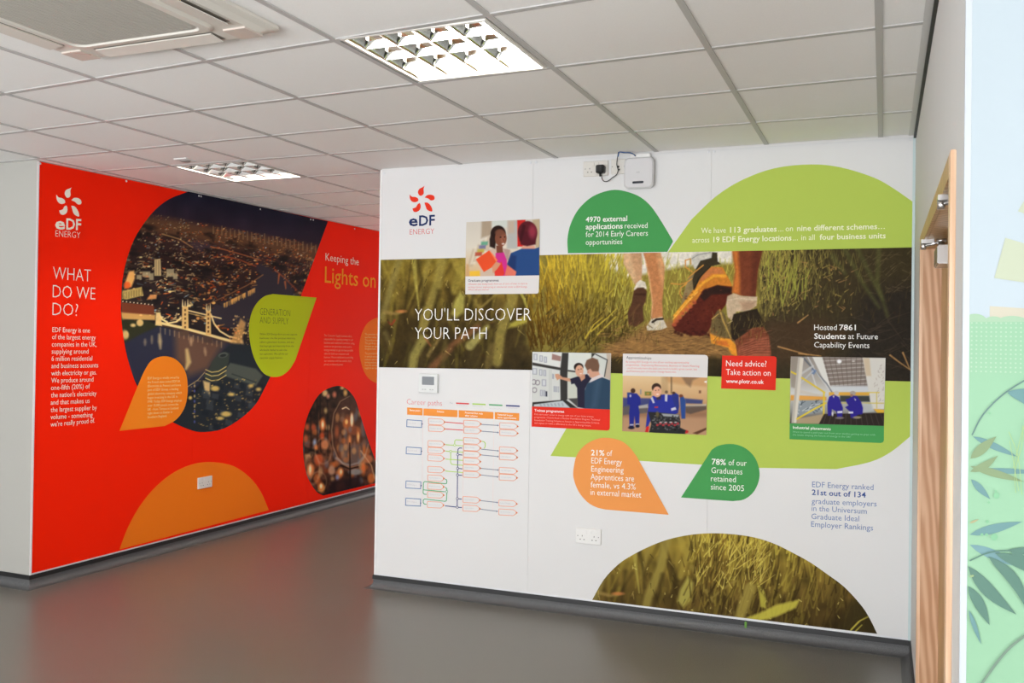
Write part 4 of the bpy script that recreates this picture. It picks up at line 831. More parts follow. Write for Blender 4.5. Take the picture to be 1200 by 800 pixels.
pic(918, 410, 1045, 525, 6.953, [(926.3, 417.5), (1037.8, 419.1), (1035.9, 498.9), (925.5, 495.9)], p_ind, 'picture of two workers in blue crouching in a steel hall')
shape('orange_drop', POST, L4, [(783.7, 603)]+smooth([(746, 534.4), (737.5, 523.6), (726.7, 516), (711.5, 512.8), (698.5, 514.5), (685.5, 521.4), (675.8, 533.3), (672, 550.7), (672.5, 561.5), (678, 575.6), (687.7, 587.5), (698.5, 594), (709.3, 596.8)], 4), orange, mur, 'orange drop shape')
shape('green_drop', POST, L4, [(798, 582.7)]+smooth([(834, 526.8), (841.5, 522.2), (853.4, 520), (865.3, 521.4), (876, 526.8), (885, 536.6), (889.8, 550.7), (889, 563.7), (882.7, 576.7), (871.8, 585), (858.8, 587)], 4), green, mur, 'dark green drop shape')
# logo
def petals(f): 
    Q = [[(293, 653), (289, 664), (290, 677), (286, 685), (277, 688), (270, 680), (270, 671), (275, 663), (285, 658)],
         [(293, 694), (301, 686), (314, 684), (325, 688), (328, 697), (324, 703), (314, 704), (306, 698)],
         [(292, 712), (303, 712), (313, 721), (319, 733), (319, 743), (308, 741), (300, 735), (296, 724)],
         [(250, 733), (262, 728), (268, 718), (276, 714), (279, 726), (275, 738), (264, 745), (254, 743)],
         [(240, 683), (248, 691), (260, 692), (269, 697), (270, 706), (258, 711), (247, 707), (241, 697)]]
    return [[f(x, y) for x, y in smooth(q+[q[0]], 3)[:-1]] for q in Q]
def logo(owner, P, off, f, m1, m2, m3, box):
    for q in petals(f): shape('logo_petal', P, off, q, m1, owner)
    write(owner, P, off, m2, [('e', *box[0], BD+.012), ('DF', *box[1], BD+.008)], 'logo_letters'); write(owner, P, off, m3, [('ENERGY', *box[2], LT)], 'logo_letters')
lred = flat(228, 60, 40); navy = flat(34, 52, 98)
logo(mur, POST, L1, lambda x, y: (400+x/3, y/3), lred, navy, flat(214, 70, 60), [(479, 264.6, 489.6, 264.4, 12.8), (491, 264.4, 509.5, 263.6, 12.0), (480.2, 274.9, 508.8, 273.8, 6.2)])
# lettering on the white mural
wt = flat(250, 246, 242); A_ = (mur, POST)
write(*A_, L4, wt, [("YOU'LL DISCOVER", 486, 375.6, 622.2, 375.6, 13.8, LT), ('YOUR PATH', 486, 397.2, 570.2, 397.4, 13.6, LT)])
write(*A_, L3, wt, [('4970 external', 686.4, 260.2, 735, 258.8, 6.2, BD), ('applications', 686.4, 268.6, 729.7, 267.6, 6.2, BD), ('received', 732, 267.5, 758.8, 266.9, 6.2, RG), ('for 2014 Early Careers', 686.4, 277.6, 759.2, 276.0, 6.2, RG), ('opportunities', 686.4, 286.8, 729.3, 285.9, 6.2, RG)])
y1 = lambda x: 273.3-(x-821.7)*.0246; y2 = lambda x: 284.4-(x-811)*.0238
write(*A_, L3, flat(244, 246, 214), [(s, a, f(a), c, f(c), 6.4, w) for f, L in ((y1, (('We have', 821.7, 850.6, RG), ('113 graduates', 855.6, 910.2, BD), ('...', 912, 918, RG), ('on', 920.6, 929.2, RG), ('nine different schemes', 934.0, 1027.9, BD), ('...', 1029, 1037, RG))),
      (y2, (('across', 811.3, 831.2, RG), ('19 EDF Energy locations', 836.0, 927.5, BD), ('...', 929, 935, RG), ('in all', 939, 954.6, RG), ('four business units', 960.5, 1037.9, BD)))) for s, a, c, w in L])
write(*A_, L4, wt, [('Hosted', 954.1, 386.6, 980.6, 386.6, 6.4, RG), ('7861', 983.4, 386.6, 1002.9, 386.8, 6.4, BD), ('Students', 954.1, 396.8, 990.9, 397, 6.4, BD), ('at Future', 993.9, 397, 1028.8, 397.4, 6.4, RG), ('Capability Events', 954.1, 406.9, 1018.8, 407.8, 6.4, RG)])
write(*A_, L5, wt, [('Need advice?', 850.8, 428.9, 898.3, 429.6, 6.8, RG), ('Take action on', 850.8, 439, 903, 440.3, 6.8, RG), ('www.plotr.co.uk', 850.8, 448.4, 895, 449.6, 4.6, BD)])
write(*A_, L5, wt, [('21%', 692.7, 533.3, 708.3, 533.9, 6.6, BD), ('of', 711, 534, 717.4, 534.2, 6.6, RG), ('EDF Energy', 692.9, 542.7, 728.8, 544.6, 6.8, RG), ('Engineering', 692.9, 552.4, 730.8, 554, 6.8, RG), ('Apprentices are', 692.2, 561.5, 743, 564, 6.8, RG), ('female, vs 4.3%', 692.2, 570.8, 744.9, 573.6, 6.8, RG), ('in external market', 692, 579.6, 751.4, 583, 6.8, RG)])
write(*A_, L5, wt, [('78%', 834, 544, 850.6, 544.8, 6.8, BD), ('of our', 853.7, 545, 875, 545.8, 6.8, RG), ('Graduates', 833.5, 554, 870, 555.9, 6.8, RG), ('retained', 833, 563.6, 862.3, 565, 6.8, RG), ('since 2005', 832.9, 573.4, 871.9, 575.4, 6.8, RG)])
k = 8.892; zz = lambda x, y: (930+x/k, 550+y/k); bl = flat(104, 130, 178)
def ln(s, x0, yy0, x1, yy1, cap, w, z=zz): a, c = z(x0, yy0), z(x1, yy1); return (s, a[0], a[1], c[0], c[1], cap, w)
write(*A_, L1, bl, [ln('EDF Energy ranked', 193, 182, 832, 214, 6.4, RG), ln('graduate employers', 188, 355, 865, 385, 6.4, RG), ln('in the Universum', 188, 430, 762, 462, 6.4, RG), ln('Graduate Ideal', 185, 515, 683, 540, 6.4, RG), ln('Employer Rankings', 183, 595, 828, 635, 6.4, RG)])
write(*A_, L1, flat(52, 82, 148), [ln('21st out of 134', 190, 263, 752, 292, 6.3, BD)])
# captions
z5 = lambda x, y: (540+x/8, 250+y/8); z6 = lambda x, y: (618+x/8, 408+y/8); z7 = lambda x, y: (725+x/7.62, 410+y/7.62); z8 = lambda x, y: (918+x/6.953, 410+y/6.953)
write(*A_, L5, flat(90, 86, 92), [ln('Graduate programmes', 68, 640, 356, 637, 2.8, BD, z5)])
write(*A_, L5, flat(226, 110, 100), [ln('Whatever your background, there are all sorts of ways to start an', 68, 670, 624, 664, 1.9, RG, z5), ln('exciting science, engineering or commercial career at EDF Energy.', 68, 697, 624, 694, 1.9, RG, z5), ln('Which will you choose?', 68, 722, 262, 721, 1.9, RG, z5)])
write(*A_, L5, wt, [ln('Trainee programmes', 66, 592, 345, 604, 3.0, BD, z6)])
write(*A_, L5, flat(246, 170, 158), [ln('Kick start your career in energy with one of our three trainee', 66, 624, 620, 648, 2.0, RG, z6), ln('programme. Choose from a Nuclear Foundation Degree, Technical', 66, 652, 680, 678, 2.0, RG, z6), ln('Foundation Training Scheme to Access to Apprenticeships Scheme,', 66, 680, 676, 707, 2.0, RG, z6), ln("and expect to make a difference to the UK's energy future.", 66, 706, 598, 732, 2.0, RG, z6)])
write(*A_, L5, flat(90, 86, 92), [ln('Apprenticeships', 68, 78, 292, 84, 3.2, RG, z7)])
write(*A_, L5, flat(228, 120, 112), [ln('By joining EDF Energy on one of our exciting apprenticeship', 66, 112, 628, 120, 2.1, RG, z7), ln('programmes - Engineering Maintenance, Business or Smart Metering', 66, 140, 720, 152, 2.1, RG, z7), ln("- you'll not only learn the skills you need to build a great career, but", 66, 168, 700, 180, 2.1, RG, z7), ln("you'll become part of a better energy future too.", 66, 196, 515, 203, 2.1, RG, z7)])
write(*A_, L5, wt, [ln('Industrial placements', 78, 640, 386, 654, 3.2, BD, z8)])
write(*A_, L5, flat(150, 204, 166), [ln('Want to spend a paid year out from your studies getting to grips with', 76, 672, 748, 697, 2.0, RG, z8), ln('the issues shaping the future of energy in the UK?', 76, 696, 550, 714, 2.0, RG, z8)])
# career paths chart
cp = lambda x, y: (470+x/8, 460+y/8)
def lines(name, m, L, w, off=L2):
    for q in L: b = MB(); px_line(b, POST, off, [cp(*p) for p in q], w); b.build(name, m, mur)
write(*A_, L1, flat(224, 92, 92), [ln('Career paths', 54, 108, 383, 124, 6.2, LT, cp)], 'chart_title')
for q, m in (([(515, 98), (637, 104)], flat(222, 80, 80)), ([(668, 105), (793, 111)], flat(176, 214, 104)), ([(824, 112), (950, 119)], flat(96, 174, 116)), ([(983, 120), (1112, 127)], flat(50, 56, 124))): lines('chart_key', m, [q], 1.6)
for q in (([(57, 138), (202, 146), (200, 213), (57, 205)]), ([(210, 147), (530, 163), (528, 230), (210, 213)]), ([(540, 163), (866, 181), (866, 246), (540, 231)]), ([(878, 182), (1108, 192), (1106, 263), (878, 248)])):
    shape('chart_header', POST, L1, [cp(*p) for p in q], flat(238, 150, 70), mur)
write(*A_, L2, wt, [ln('Entry point', 80, 170, 180, 176, 1.9, BD, cp), ln('Scheme', 335, 183, 403, 187, 2.0, BD, cp), ln('Potential first role', 600, 194, 765, 204, 2.0, BD, cp), ln('after scheme', 600, 220, 717, 228, 2.0, BD, cp), ln('Potential longer', 905, 212, 1048, 220, 2.0, BD, cp), ln('term opportunities', 905, 238, 1080, 247, 2.0, BD, cp)])
tags = []; names = []
def tagbox(x, y, w, n, s): 
    sh, tip, h = x+w*.82, x+w, 28; sl = .05
    tags.append([(x, y-h+4), (x+5, y-h), (sh-8, y-h+w*.8*sl), (sh+2, y-h+6+w*.8*sl), (tip, y+w*sl), (sh+2, y+h-6+w*.8*sl), (sh-8, y+h+w*.8*sl), (x+5, y+h), (x, y+h-4), (x, y-h+4)])
    tips.append([(tip-14, y-13+w*sl), (tip+5, y+w*sl), (tip-14, y+13+w*sl)]); names.append(ln(s, x+14, y+4, x+14+n, y+4+n*.05, 1.3, LT, cp))
tips = []
c1 = ((257, 268, 'Graduate (IT)'), (257, 332, 'Customer Service'), (253, 477, 'Engineering & Science'), (252, 538, 'Project Management'), (251, 609, 'Nuclear Foundation'), (251, 717, 'Customer Operations'), (250, 797, 'Apprentice Maintenance'), (249, 875, 'Engineering'), (248, 953, 'Metering'), (247, 1047, 'Summer Placement'))
for x, y, s in c1: tagbox(x, y, 158, 105, s)
for x, y, s in ((588, 285, 'Analyst Manager'), (588, 350, 'Team Manager'), (586, 448, 'Supply Trading'), (585, 512, 'Business Manager'), (584, 574, 'Plant Engineer'), (583, 638, 'Technician'), (582, 700, 'Maintenance Engineer'), (582, 763, 'Maintenance Lead'), (580, 1000, 'Finance Analyst'), (579, 1080, 'Commercial Analyst')): tagbox(x, y, 166, 90, s)
for x, y, s in ((925, 308, 'Senior Manager'), (925, 372, 'Head of Customer'), (922, 535, 'Head of Trading'), (921, 598, 'Chief Engineer'), (920, 728, 'Site Manager'), (920, 790, 'Group Head'), (917, 1033, 'Finance Manager'), (916, 1117, 'Commercial Manager')): tagbox(x, y, 174, 95, s)
lines('chart_tag_outline', flat(238, 158, 120), tags, .65, L2)
b = MB(); 
for q in tips: b.add([POST.px(*cp(*p), L2) for p in q], [(0, 1, 2)])
b.build('chart_tag_tip', flat(238, 132, 60), mur)
write(*A_, L1, flat(176, 174, 184), names+[ln('Post GCSE', 70, 290, 140, 294, 1.6, LT, cp), ln('Post A level', 62, 545, 148, 550, 1.6, LT, cp), ln('HND/Degree', 60, 865, 148, 872, 1.6, LT, cp), ln('Post degree', 60, 1024, 146, 1032, 1.6, LT, cp), ln('Key', 458, 100, 486, 102, 1.6, RG, cp), ln('Customer pathway', 515, 121, 630, 126, 1.0, LT, cp), ln('Nuclear pathway', 670, 127, 765, 132, 1.0, LT, cp), ln('Generation pathway', 826, 150, 948, 156, 1.0, LT, cp), ln('Central pathway', 985, 143, 1090, 150, 1.0, LT, cp)])
bx = [[(x0, y0), (x1, y0+10), (x1-3, y1+8), (x0-2, y1), (x0, y0)] for x0, y0, x1, y1 in ((55, 253, 195, 318), (50, 508, 190, 572), (46, 826, 186, 892), (44, 987, 184, 1055))]
lines('chart_box', flat(104, 134, 178), bx, .9)
dots = []
def disc(b, x, y, r, off): c = POST.px(*cp(x, y), off); b.add([c+r*(POST.E*math.cos(a)+np.array([0, 0, 1])*math.sin(a)) for a in np.linspace(0, 2*math.pi, 12, endpoint=False)], [tuple(range(12))])
b = MB(); [disc(b, x, y, .0042, L2) for x, y in ((198, 293), (192, 549), (188, 871), (183, 1034))]; b.build('chart_dot', navy, mur)
lines('chart_arrow', flat(222, 74, 70), [[(417, 275), (582, 289)], [(417, 340), (582, 351)]], 1.0, L1)
lines('chart_arrow', flat(134, 140, 156), [[(752, 297), (915, 307)], [(752, 360), (915, 373)], [(752, 529), (915, 545)], [(752, 583), (915, 599)], [(750, 709), (915, 725)], [(748, 771), (912, 789)], [(745, 1011), (908, 1029)], [(744, 1091), (905, 1112)]], .9, L1)
b = MB()
for x, y in ((915, 307), (915, 373), (915, 545), (915, 599), (915, 725), (912, 789), (908, 1029), (905, 1112)): b.add([POST.px(*cp(*p), L2) for p in ((x-12, y-11), (x+4, y), (x-12, y+10))], [(0, 1, 2)])
b.build('chart_arrow_head', flat(130, 136, 156), mur)
lines('chart_path', flat(184, 218, 112), [[(417, 487), (582, 498)], [(502, 490), (503, 452), (514, 441), (582, 446)], [(416, 547), (582, 558)], [(465, 550), (464, 655), (476, 671), (582, 681)], [(416, 622), (582, 634)], [(414, 734), (580, 748)], [(756, 455), (778, 459), (790, 475), (788, 508), (776, 522)]], 1.0, L1)
lines('chart_path', flat(50, 58, 126), [[(572, 519), (548, 518), (534, 530), (531, 580), (526, 1073)], [(531, 580), (574, 584)], [(530, 709), (574, 713)], [(529, 771), (574, 775)], [(527, 993), (570, 997)], [(412, 1060), (570, 1077)]], 1.0, L1)
lines('chart_path', flat(92, 172, 118), [[(412, 810), (426, 816), (430, 830), (426, 850), (412, 853), (224, 832), (210, 842), (207, 940), (218, 951), (240, 953)], [(208, 910), (412, 928)], [(412, 886), (428, 898), (430, 925), (426, 1008), (414, 1018), (222, 996), (208, 1006), (208, 1030), (218, 1043), (240, 1046)]], 1.0, L1)
for pts, m in ((((531, 580), (531, 709), (529, 771), (527, 993), (526, 1073)), navy), (((502, 491), (465, 550)), flat(176, 214, 104)), (((428, 927),), flat(92, 172, 118))):
    for p in pts:
        b = MB(); disc(b, *p, .0088, L3); b.build('chart_node', m, mur); b = MB(); disc(b, *p, .0052, L4); b.build('chart_node', flat(232, 230, 234), mur)
lines('chart_divider', flat(240, 212, 206), [[(205, 218), (196, 1075)], [(584, 236), (577, 1085)], [(870, 250), (860, 1100)]], .3, .0006)

# ================================================================== red mural on the far left wall
ER = .80
def flr(r, g, b): return mat('print_red_%d_%d_%d' % (r, g, b), C8(r, g, b, ER), 0.6, spec=0.03)
red = empty('energy_mural', tuple(RED.at(2.6, ZB)), 'red wall-size printed mural with a night city photo, facing the corridor', 'mural')
us = [0.0, RED.uz(231, 227)[0], RED.uz(365, 256)[0]]; us += [us[2]+1.6, us[2]+2.8]
panels(RED, us, red, m_redb)
b = MB(); b.wallprism(RED, [(-.002, ZB), (.010, ZB), (.010, ZT), (-.002, ZT)], 0, .004); b.build('edge_trim', mat('white_edge', (.82, .82, .82, 1), .4), red)
screws(RED, [(47, 190.5), (148, 211.5), (233, 228.5), (235.5, 229), (305, 245), (364, 257), (367, 257.6), (415.5, 268)], red)
# night city
cv = Cv(138, 218, 390, 512, 3.0)
hz = lambda x: 249+(x-183)*.185                   # skyline
t_ = cv.Y-hz(cv.X); cv.im[:] = np.stack([np.interp(t_, [-30, 0, 14, 60, 110, 260], v)/255 for v in ((30, 44, 58, 46, 38, 30), (30, 36, 40, 34, 32, 32), (46, 48, 40, 34, 34, 40))], -1)
cv.noise(.12, 40, 20); r = np.random.default_rng(21); gl = np.random.default_rng(8).random((40, 40))
def inriver(x, y): return (x > 290 and y > 312+(x-300)*.55 and y < 352 and x < 352 and y > 305 and x < 296+(352-y)*1.3+30) if False else False
riv1 = [(300, 312), (309, 308), (318, 316), (330, 322), (342, 334), (350, 350), (345, 372), (290, 384), (262, 384), (236, 366), (250, 358), (276, 348), (296, 336), (304, 322)]
cv.poly(riv1, (50, 46, 54), 1, 2)
def ins(x, y, Q):
    c = False
    for i in range(len(Q)):
        p, q = Q[i], Q[i-1]
        if (p[1] > y) != (q[1] > y) and x < (q[0]-p[0])*(y-p[1])/(q[1]-p[1])+p[0]: c = not c
    return c
cv.poly([(222, 284), (232, 281), (246, 285), (250, 292), (238, 296), (226, 291)], (66, 52, 58), .9, 1.2)
riv2 = [(146, 402), (164, 392), (186, 382), (236, 393), (276, 404), (262, 416), (244, 436), (232, 452), (210, 470), (180, 480), (160, 450), (150, 428)]
# lights of the streets
cv.poly([(150, 252), (200, 256), (390, 292), (390, 310), (200, 276), (150, 268)], (112, 76, 46), .6, 4)
for k in range(4200):
    x = r.uniform(140, 386); h_ = abs(r.normal(0, 1))*46 if k % 2 else r.uniform(0, 122); y = hz(x)+2+h_
    if y > 400 or ins(x, y, riv1) or ins(x, y, riv2): continue
    if gl[int(x/7) % 40, int(y/4.5) % 40] < .42 and r.random() < .85: continue
    d = (y-hz(x))/120; sz = .42+d*1.25; q = r.random(); w = (r.uniform(.1, 1))**1.3
    col = (np.array((255, 176, 92)) if q < .5 else np.array((240, 100, 40)) if q < .8 else np.array((255, 232, 184)) if q < .95 else np.array((150, 180, 190)))*(.4+.75*w)
    if x < 230 and q < .6: col = np.array((250, 212, 140))*(.35+.75*w)
    col = np.minimum(col, 255); a = .6+.4*w; wd = 1.4 if gl[int(x/7) % 40, int(y/4.5) % 40] > .8 else .9
    if r.random() < .5: cv.ell(x, y, sz*wd*r.uniform(.6, 1.3), sz*wd*r.uniform(.4, .8), col, a, .35)
    else: cv.stroke([(x, y), (x+r.uniform(-5, 6)*sz, y+r.uniform(-1.5, 2.5)*sz)], sz*wd, sz*.6, col*.85, a*.85, .35)
for k in range(110):                              # dark patches: parks and unlit roofs
    x = r.uniform(145, 380); y = hz(x)+r.uniform(14, 118)
    if y < 392 and not ins(x, y, riv1): cv.ell(x, y, r.uniform(3, 9), r.uniform(1.5, 3.5), (26, 24, 26), .6, 1.2, rot=.15)
for k in range(260):                              # dark blocks between
    x = r.uniform(140, 380); y = hz(x)+r.uniform(12, 120)
    if y < 396 and not ins(x, y, riv1): cv.poly([(x, y), (x+r.uniform(2, 7), y+r.uniform(0, 2)), (x+r.uniform(2, 7), y+r.uniform(2, 5)), (x, y+3)], (30, 26, 26), .5, .5)
for x in range(250, 380, 5):                      # towers on the skyline
    y = hz(x)+6; cv.stroke([(x, y+6), (x, y-r.uniform(1, 5))], 1.6, 1.2, (150, 118, 80), .6, .4)
for p, cc in (([(247, 289), (262, 292), (290, 300), (306, 305)], (220, 120, 60)), ([(308, 322), (290, 334), (262, 348), (240, 358)], (170, 110, 60)), ([(322, 316), (334, 326), (348, 340)], (200, 96, 50)), ([(262, 300), (280, 304), (300, 312)], (200, 90, 44)), ([(190, 274), (210, 280), (226, 290)], (220, 170, 100))): cv.stroke(p, 1.2, .8, cc, .75, .6)
for k in range(70): x = r.uniform(262, 300); cv.stroke([(x, 356-(x-262)*.5), (x, 359-(x-262)*.5+r.uniform(0, 3))], 1, .6, (232, 176, 90), .6, .4)
for p in ([(327, 322), (326, 332)], [(334, 330), (335, 338)]): cv.stroke(p, 2, 1, (216, 110, 56), .7, .7)
cv.poly([(181, 304), (188, 303), (189, 323), (181, 323)], (190, 170, 122), 1, .4); cv.stroke([(183, 305), (183, 322)], .7, .7, (110, 96, 70), .8, .3); cv.stroke([(186, 305), (186, 322)], .7, .7, (90, 80, 60), .8, .3)
for x, y, w, h in ((167, 318, 9, 6), (175, 320, 5, 8), (195, 315, 9, 9), (203, 320, 5, 7), (160, 322, 6, 5)): cv.poly([(x, y), (x+w, y), (x+w, y+h), (x, y+h)], (176, 164, 126), .8, .7)
cv.poly([(151, 318), (157, 317), (158, 326), (154, 336), (146, 338), (147, 330)], (250, 180, 100), .95, 1.2); cv.ell(149, 334, 4, 4, (236, 84, 30), .8, 1)
cv.poly([(143, 341), (166, 336), (168, 346), (144, 352)], (196, 172, 96), .85, .7); 
for k in range(8): cv.stroke([(145+k*3, 343-k*.6), (145+k*3, 350-k*.6)], .6, .6, (70, 60, 36), .8, .3)
cv.poly([(142, 353), (150, 351), (180, 356), (181, 369), (143, 367)], (110, 56, 38), 1, .5); cv.poly([(142, 350), (181, 354), (181, 358), (142, 354)], (40, 36, 34), .9, .5)
for k in range(9): cv.ell(144+k*4.3, 353+k*.5, .7, .7, (250, 230, 190), .9, .3)
cv.poly([(142, 366), (182, 369), (182, 375), (143, 374)], (222, 172, 96), .85, 1); cv.poly([(176, 345), (184, 345), (183, 350), (172, 351)], (230, 160, 90), .8, .8)
cv.poly([(142, 374), (175, 376), (186, 382), (160, 396), (146, 403)], (48, 50, 34), .95, 1.2)
for q in ((164, 378, 4, 4), (147, 392, 4, 5), (156, 381, 3, 2)): cv.ell(*q, (232, 196, 124), .85, .9)
# river below the bridge
cv.poly(riv2, (44, 46, 62), 1, 1.5); cv.poly([(205, 388), (262, 402), (244, 432), (222, 440), (206, 420)], (112, 80, 60), .8, 5)
for p, w, cc in (([(187, 392), (188, 408)], 4.5, (206, 180, 124)), ([(219, 410), (221, 424), (218, 432)], 6, (220, 196, 128)), ([(224, 396), (224, 404)], 4, (196, 160, 120)), ([(240, 408), (241, 416)], 3, (190, 160, 120)), ([(170, 398), (170, 404)], 3, (160, 140, 110)), ([(178, 394), (178, 402)], 2, (170, 150, 110))): cv.stroke(p, w*.6, w*.4, cc, .75, 1.6, mid=w)
for k in range(14): x = 188+k*5.5; cv.stroke([(x, 384+k*1.3), (x, 390+k*1.3)], 1.2, .8, (214, 180, 120), .5, .8)
# bridge
cr = (246, 216, 150)
cv.stroke([(184.6, 377.6), (214, 384), (240, 391), (276, 401)], 3.2, 3.2, cr, .95, .5); cv.stroke([(184.6, 380), (240, 393.4), (276, 403.6)], 1, 1, (100, 70, 44), .8, .4)
cv.stroke([(186, 367), (190, 374), (197, 378.5), (206, 377), (212, 372.5)], 1.8, 1.8, cr, .95, .4); cv.stroke([(247, 368), (251, 379), (258, 388), (268, 394), (277, 396)], 1.8, 1.8, cr, .95, .4)
cv.stroke([(220, 363.6), (240, 368.4), (259, 373)], 1.5, 1.5, cr, .95, .4); cv.stroke([(220, 366.6), (242, 371.6)], 1.0, 1.0, (190, 160, 100), .9, .4)
for x0, x1, y0, y1 in ((213.5, 220.5, 354, 386), (241.5, 246.8, 359, 393)):
    cv.poly([(x0, y0+4), (x1, y0+5), (x1+.5, y1), (x0-.5, y1-1)], (214, 180, 112), 1, .4); xm = (x0+x1)/2
    for x in (x0+.5, x1-.5): cv.stroke([(x, y0+5), (x, y0-3)], 1.6, .5, (240, 216, 156), 1, .4)
    cv.stroke([(xm, y0+4), (xm, y0-1)], 2.4, .8, (170, 150, 110), 1, .4)
    for y in range(int(y0+8), int(y1-3), 5): cv.poly([(xm-1, y), (xm+1, y), (xm+1, y+2.6), (xm-1, y+2.6)], (92, 60, 38), .9, .3)
cv.poly([(183, 366), (188, 366), (190, 382), (182, 381)], (226, 196, 130), .95, .6); cv.poly([(210, 388), (222, 388), (221, 393), (212, 393)], (86, 66, 54), .95, .7); cv.poly([(238, 394), (250, 396), (249, 402), (239, 401)], (78, 62, 56), .95, .7)
cv.poly([(276, 388), (282, 373), (288, 378), (284, 396), (286, 408), (276, 408), (270, 400)], (214, 164, 96), .8, 1.4)
for k in range(70): x, y = r.uniform(272, 294), r.uniform(368, 425); v = r.uniform(.3, 1); cv.ell(x, y, r.uniform(.5, 1.5), r.uniform(.5, 1.4), np.array((250, 206, 130))*v, .8, .4)
cv.stroke([(283, 400), (287, 412), (290, 428)], 3, 2, (216, 190, 130), .7, 1.2)
# south bank: domed building and dark blocks
cv.poly([(262, 410), (272, 402), (298, 404), (330, 420), (330, 470), (280, 510), (210, 512), (196, 486), (222, 470), (236, 450), (246, 430)], (36, 42, 48), 1, 1.5)
cv.poly([(270, 425), (300, 432), (308, 440), (300, 452), (262, 440), (266, 430)], (84, 92, 84), .85, 1); cv.stroke([(272, 438), (300, 448)], 1, 1, (30, 36, 40), .8, .5)
cv.poly([(244, 436), (248, 424), (256, 414), (264, 412), (269, 414), (268, 424), (262, 440), (254, 448), (243, 446), (238, 440)], (54, 62, 58), 1, .6); cv.ell(261.5, 416, 5.5, 3, (88, 96, 90), .9, .5, rot=-.2); cv.ell(261.5, 416.4, 4, 1.8, (36, 42, 42), .9, .4, rot=-.2)
for yy in (433, 437.5, 443): cv.stroke([(241, yy), (248, yy+3), (256, yy+2), (265, yy-3.5)], .9, .9, (236, 212, 122), .95, .35)
cv.poly([(238, 446), (246, 448), (246, 464), (240, 458)], (230, 196, 132), .85, 1.2); cv.stroke([(220, 453), (232, 445), (240, 436)], .9, .9, (196, 170, 110), .8, .4)
for k in range(46):
    x, y = r.uniform(236, 316), r.uniform(446, 500)
    if (x-236)*.55+y > 520: continue
    cv.poly([(x, y), (x+8, y+2), (x+7, y+8), (x-1, y+6)], (28, 34, 42) if k % 2 else (58, 66, 72), .7, .8)
for k in range(120):
    x, y = r.uniform(224, 318), r.uniform(444, 500); v = r.uniform(.3, 1); cv.ell(x, y, r.uniform(.4, 1.5), r.uniform(.3, .8), np.array((244, 206, 110))*v, .8, .35)
for q in ((252, 455, 5, 3), (271, 462, 4, 2), (265, 485, 6, 3), (258, 490, 4, 2), (294, 452, 3, 2), (303, 456, 3, 2), (223, 466, 2, 2)): cv.ell(*q, (240, 206, 110), .8, 1)
for k in range(8): cv.ell(228, 452+k*6, 1, 1.6, (90, 100, 190) if k % 2 else (220, 190, 120), .7, .5)
city = [(220.7, 224.4)]+[(384.3, 259.2), (318.5, 441)]+smooth([(317, 441), (309.4, 456.3), (300, 473), (285, 488), (262.5, 502), (240, 506), (225, 504.2), (204.4, 495.6), (195, 488), (174, 469), (161, 452.5), (153.7, 433.7), (147, 409), (142.4, 376), (141.8, 354), (143.7, 326.5), (149.2, 301.7), (157.5, 279.7), (168.5, 261.9), (182.2, 245.4), (198.7, 233), (220.7, 224.4)], 3)[:-1]
photo('city_photograph', RED, L1, city, cv, red, ER, 1.6)['label'] = 'night photograph of a lit city, river and twin-towered bridge'
shape('orange_drop', RED, L3, [(140, 504.7)]+smooth([(161.2, 452.6), (169.7, 433.5), (178.2, 421.8), (191, 417.3), (203.7, 419.7), (213.3, 428.2), (218.6, 439.9), (220, 454.7), (218.6, 469.6), (214.4, 481.3), (205.9, 491.9), (193, 499)], 4), flr(226, 124, 32), red, 'orange drop shape')
shape('green_drop', RED, L3, [(371, 348.6), (320, 344.4)]+smooth([(320, 344.4), (310, 347), (301, 355), (295, 366), (292, 380), (292.4, 396), (296, 414), (302, 428), (310, 438), (320, 441.6), (330, 440), (339, 433), (346, 422)], 4)[1:], flr(166, 182, 30), red, 'yellow-green drop shape')
shape('orange_arc', RED, L1, smooth([(140, 643.6), (150, 617.5), (165, 591), (183.8, 568.8), (206, 552), (228.8, 543), (251, 541.4), (273.8, 546), (292.5, 559), (305.6, 576), (315, 597.5)], 4), flr(220, 112, 26), red, 'orange half-round shape')
shape('orange_blob', RED, L1, smooth([(452, 372), (442, 372), (431, 378), (425, 388), (421.6, 400), (421, 412), (423, 424), (427, 436), (434, 445), (446, 450), (456, 446)], 4), flr(222, 108, 24), red, 'orange rounded shape cut off by the white wall')
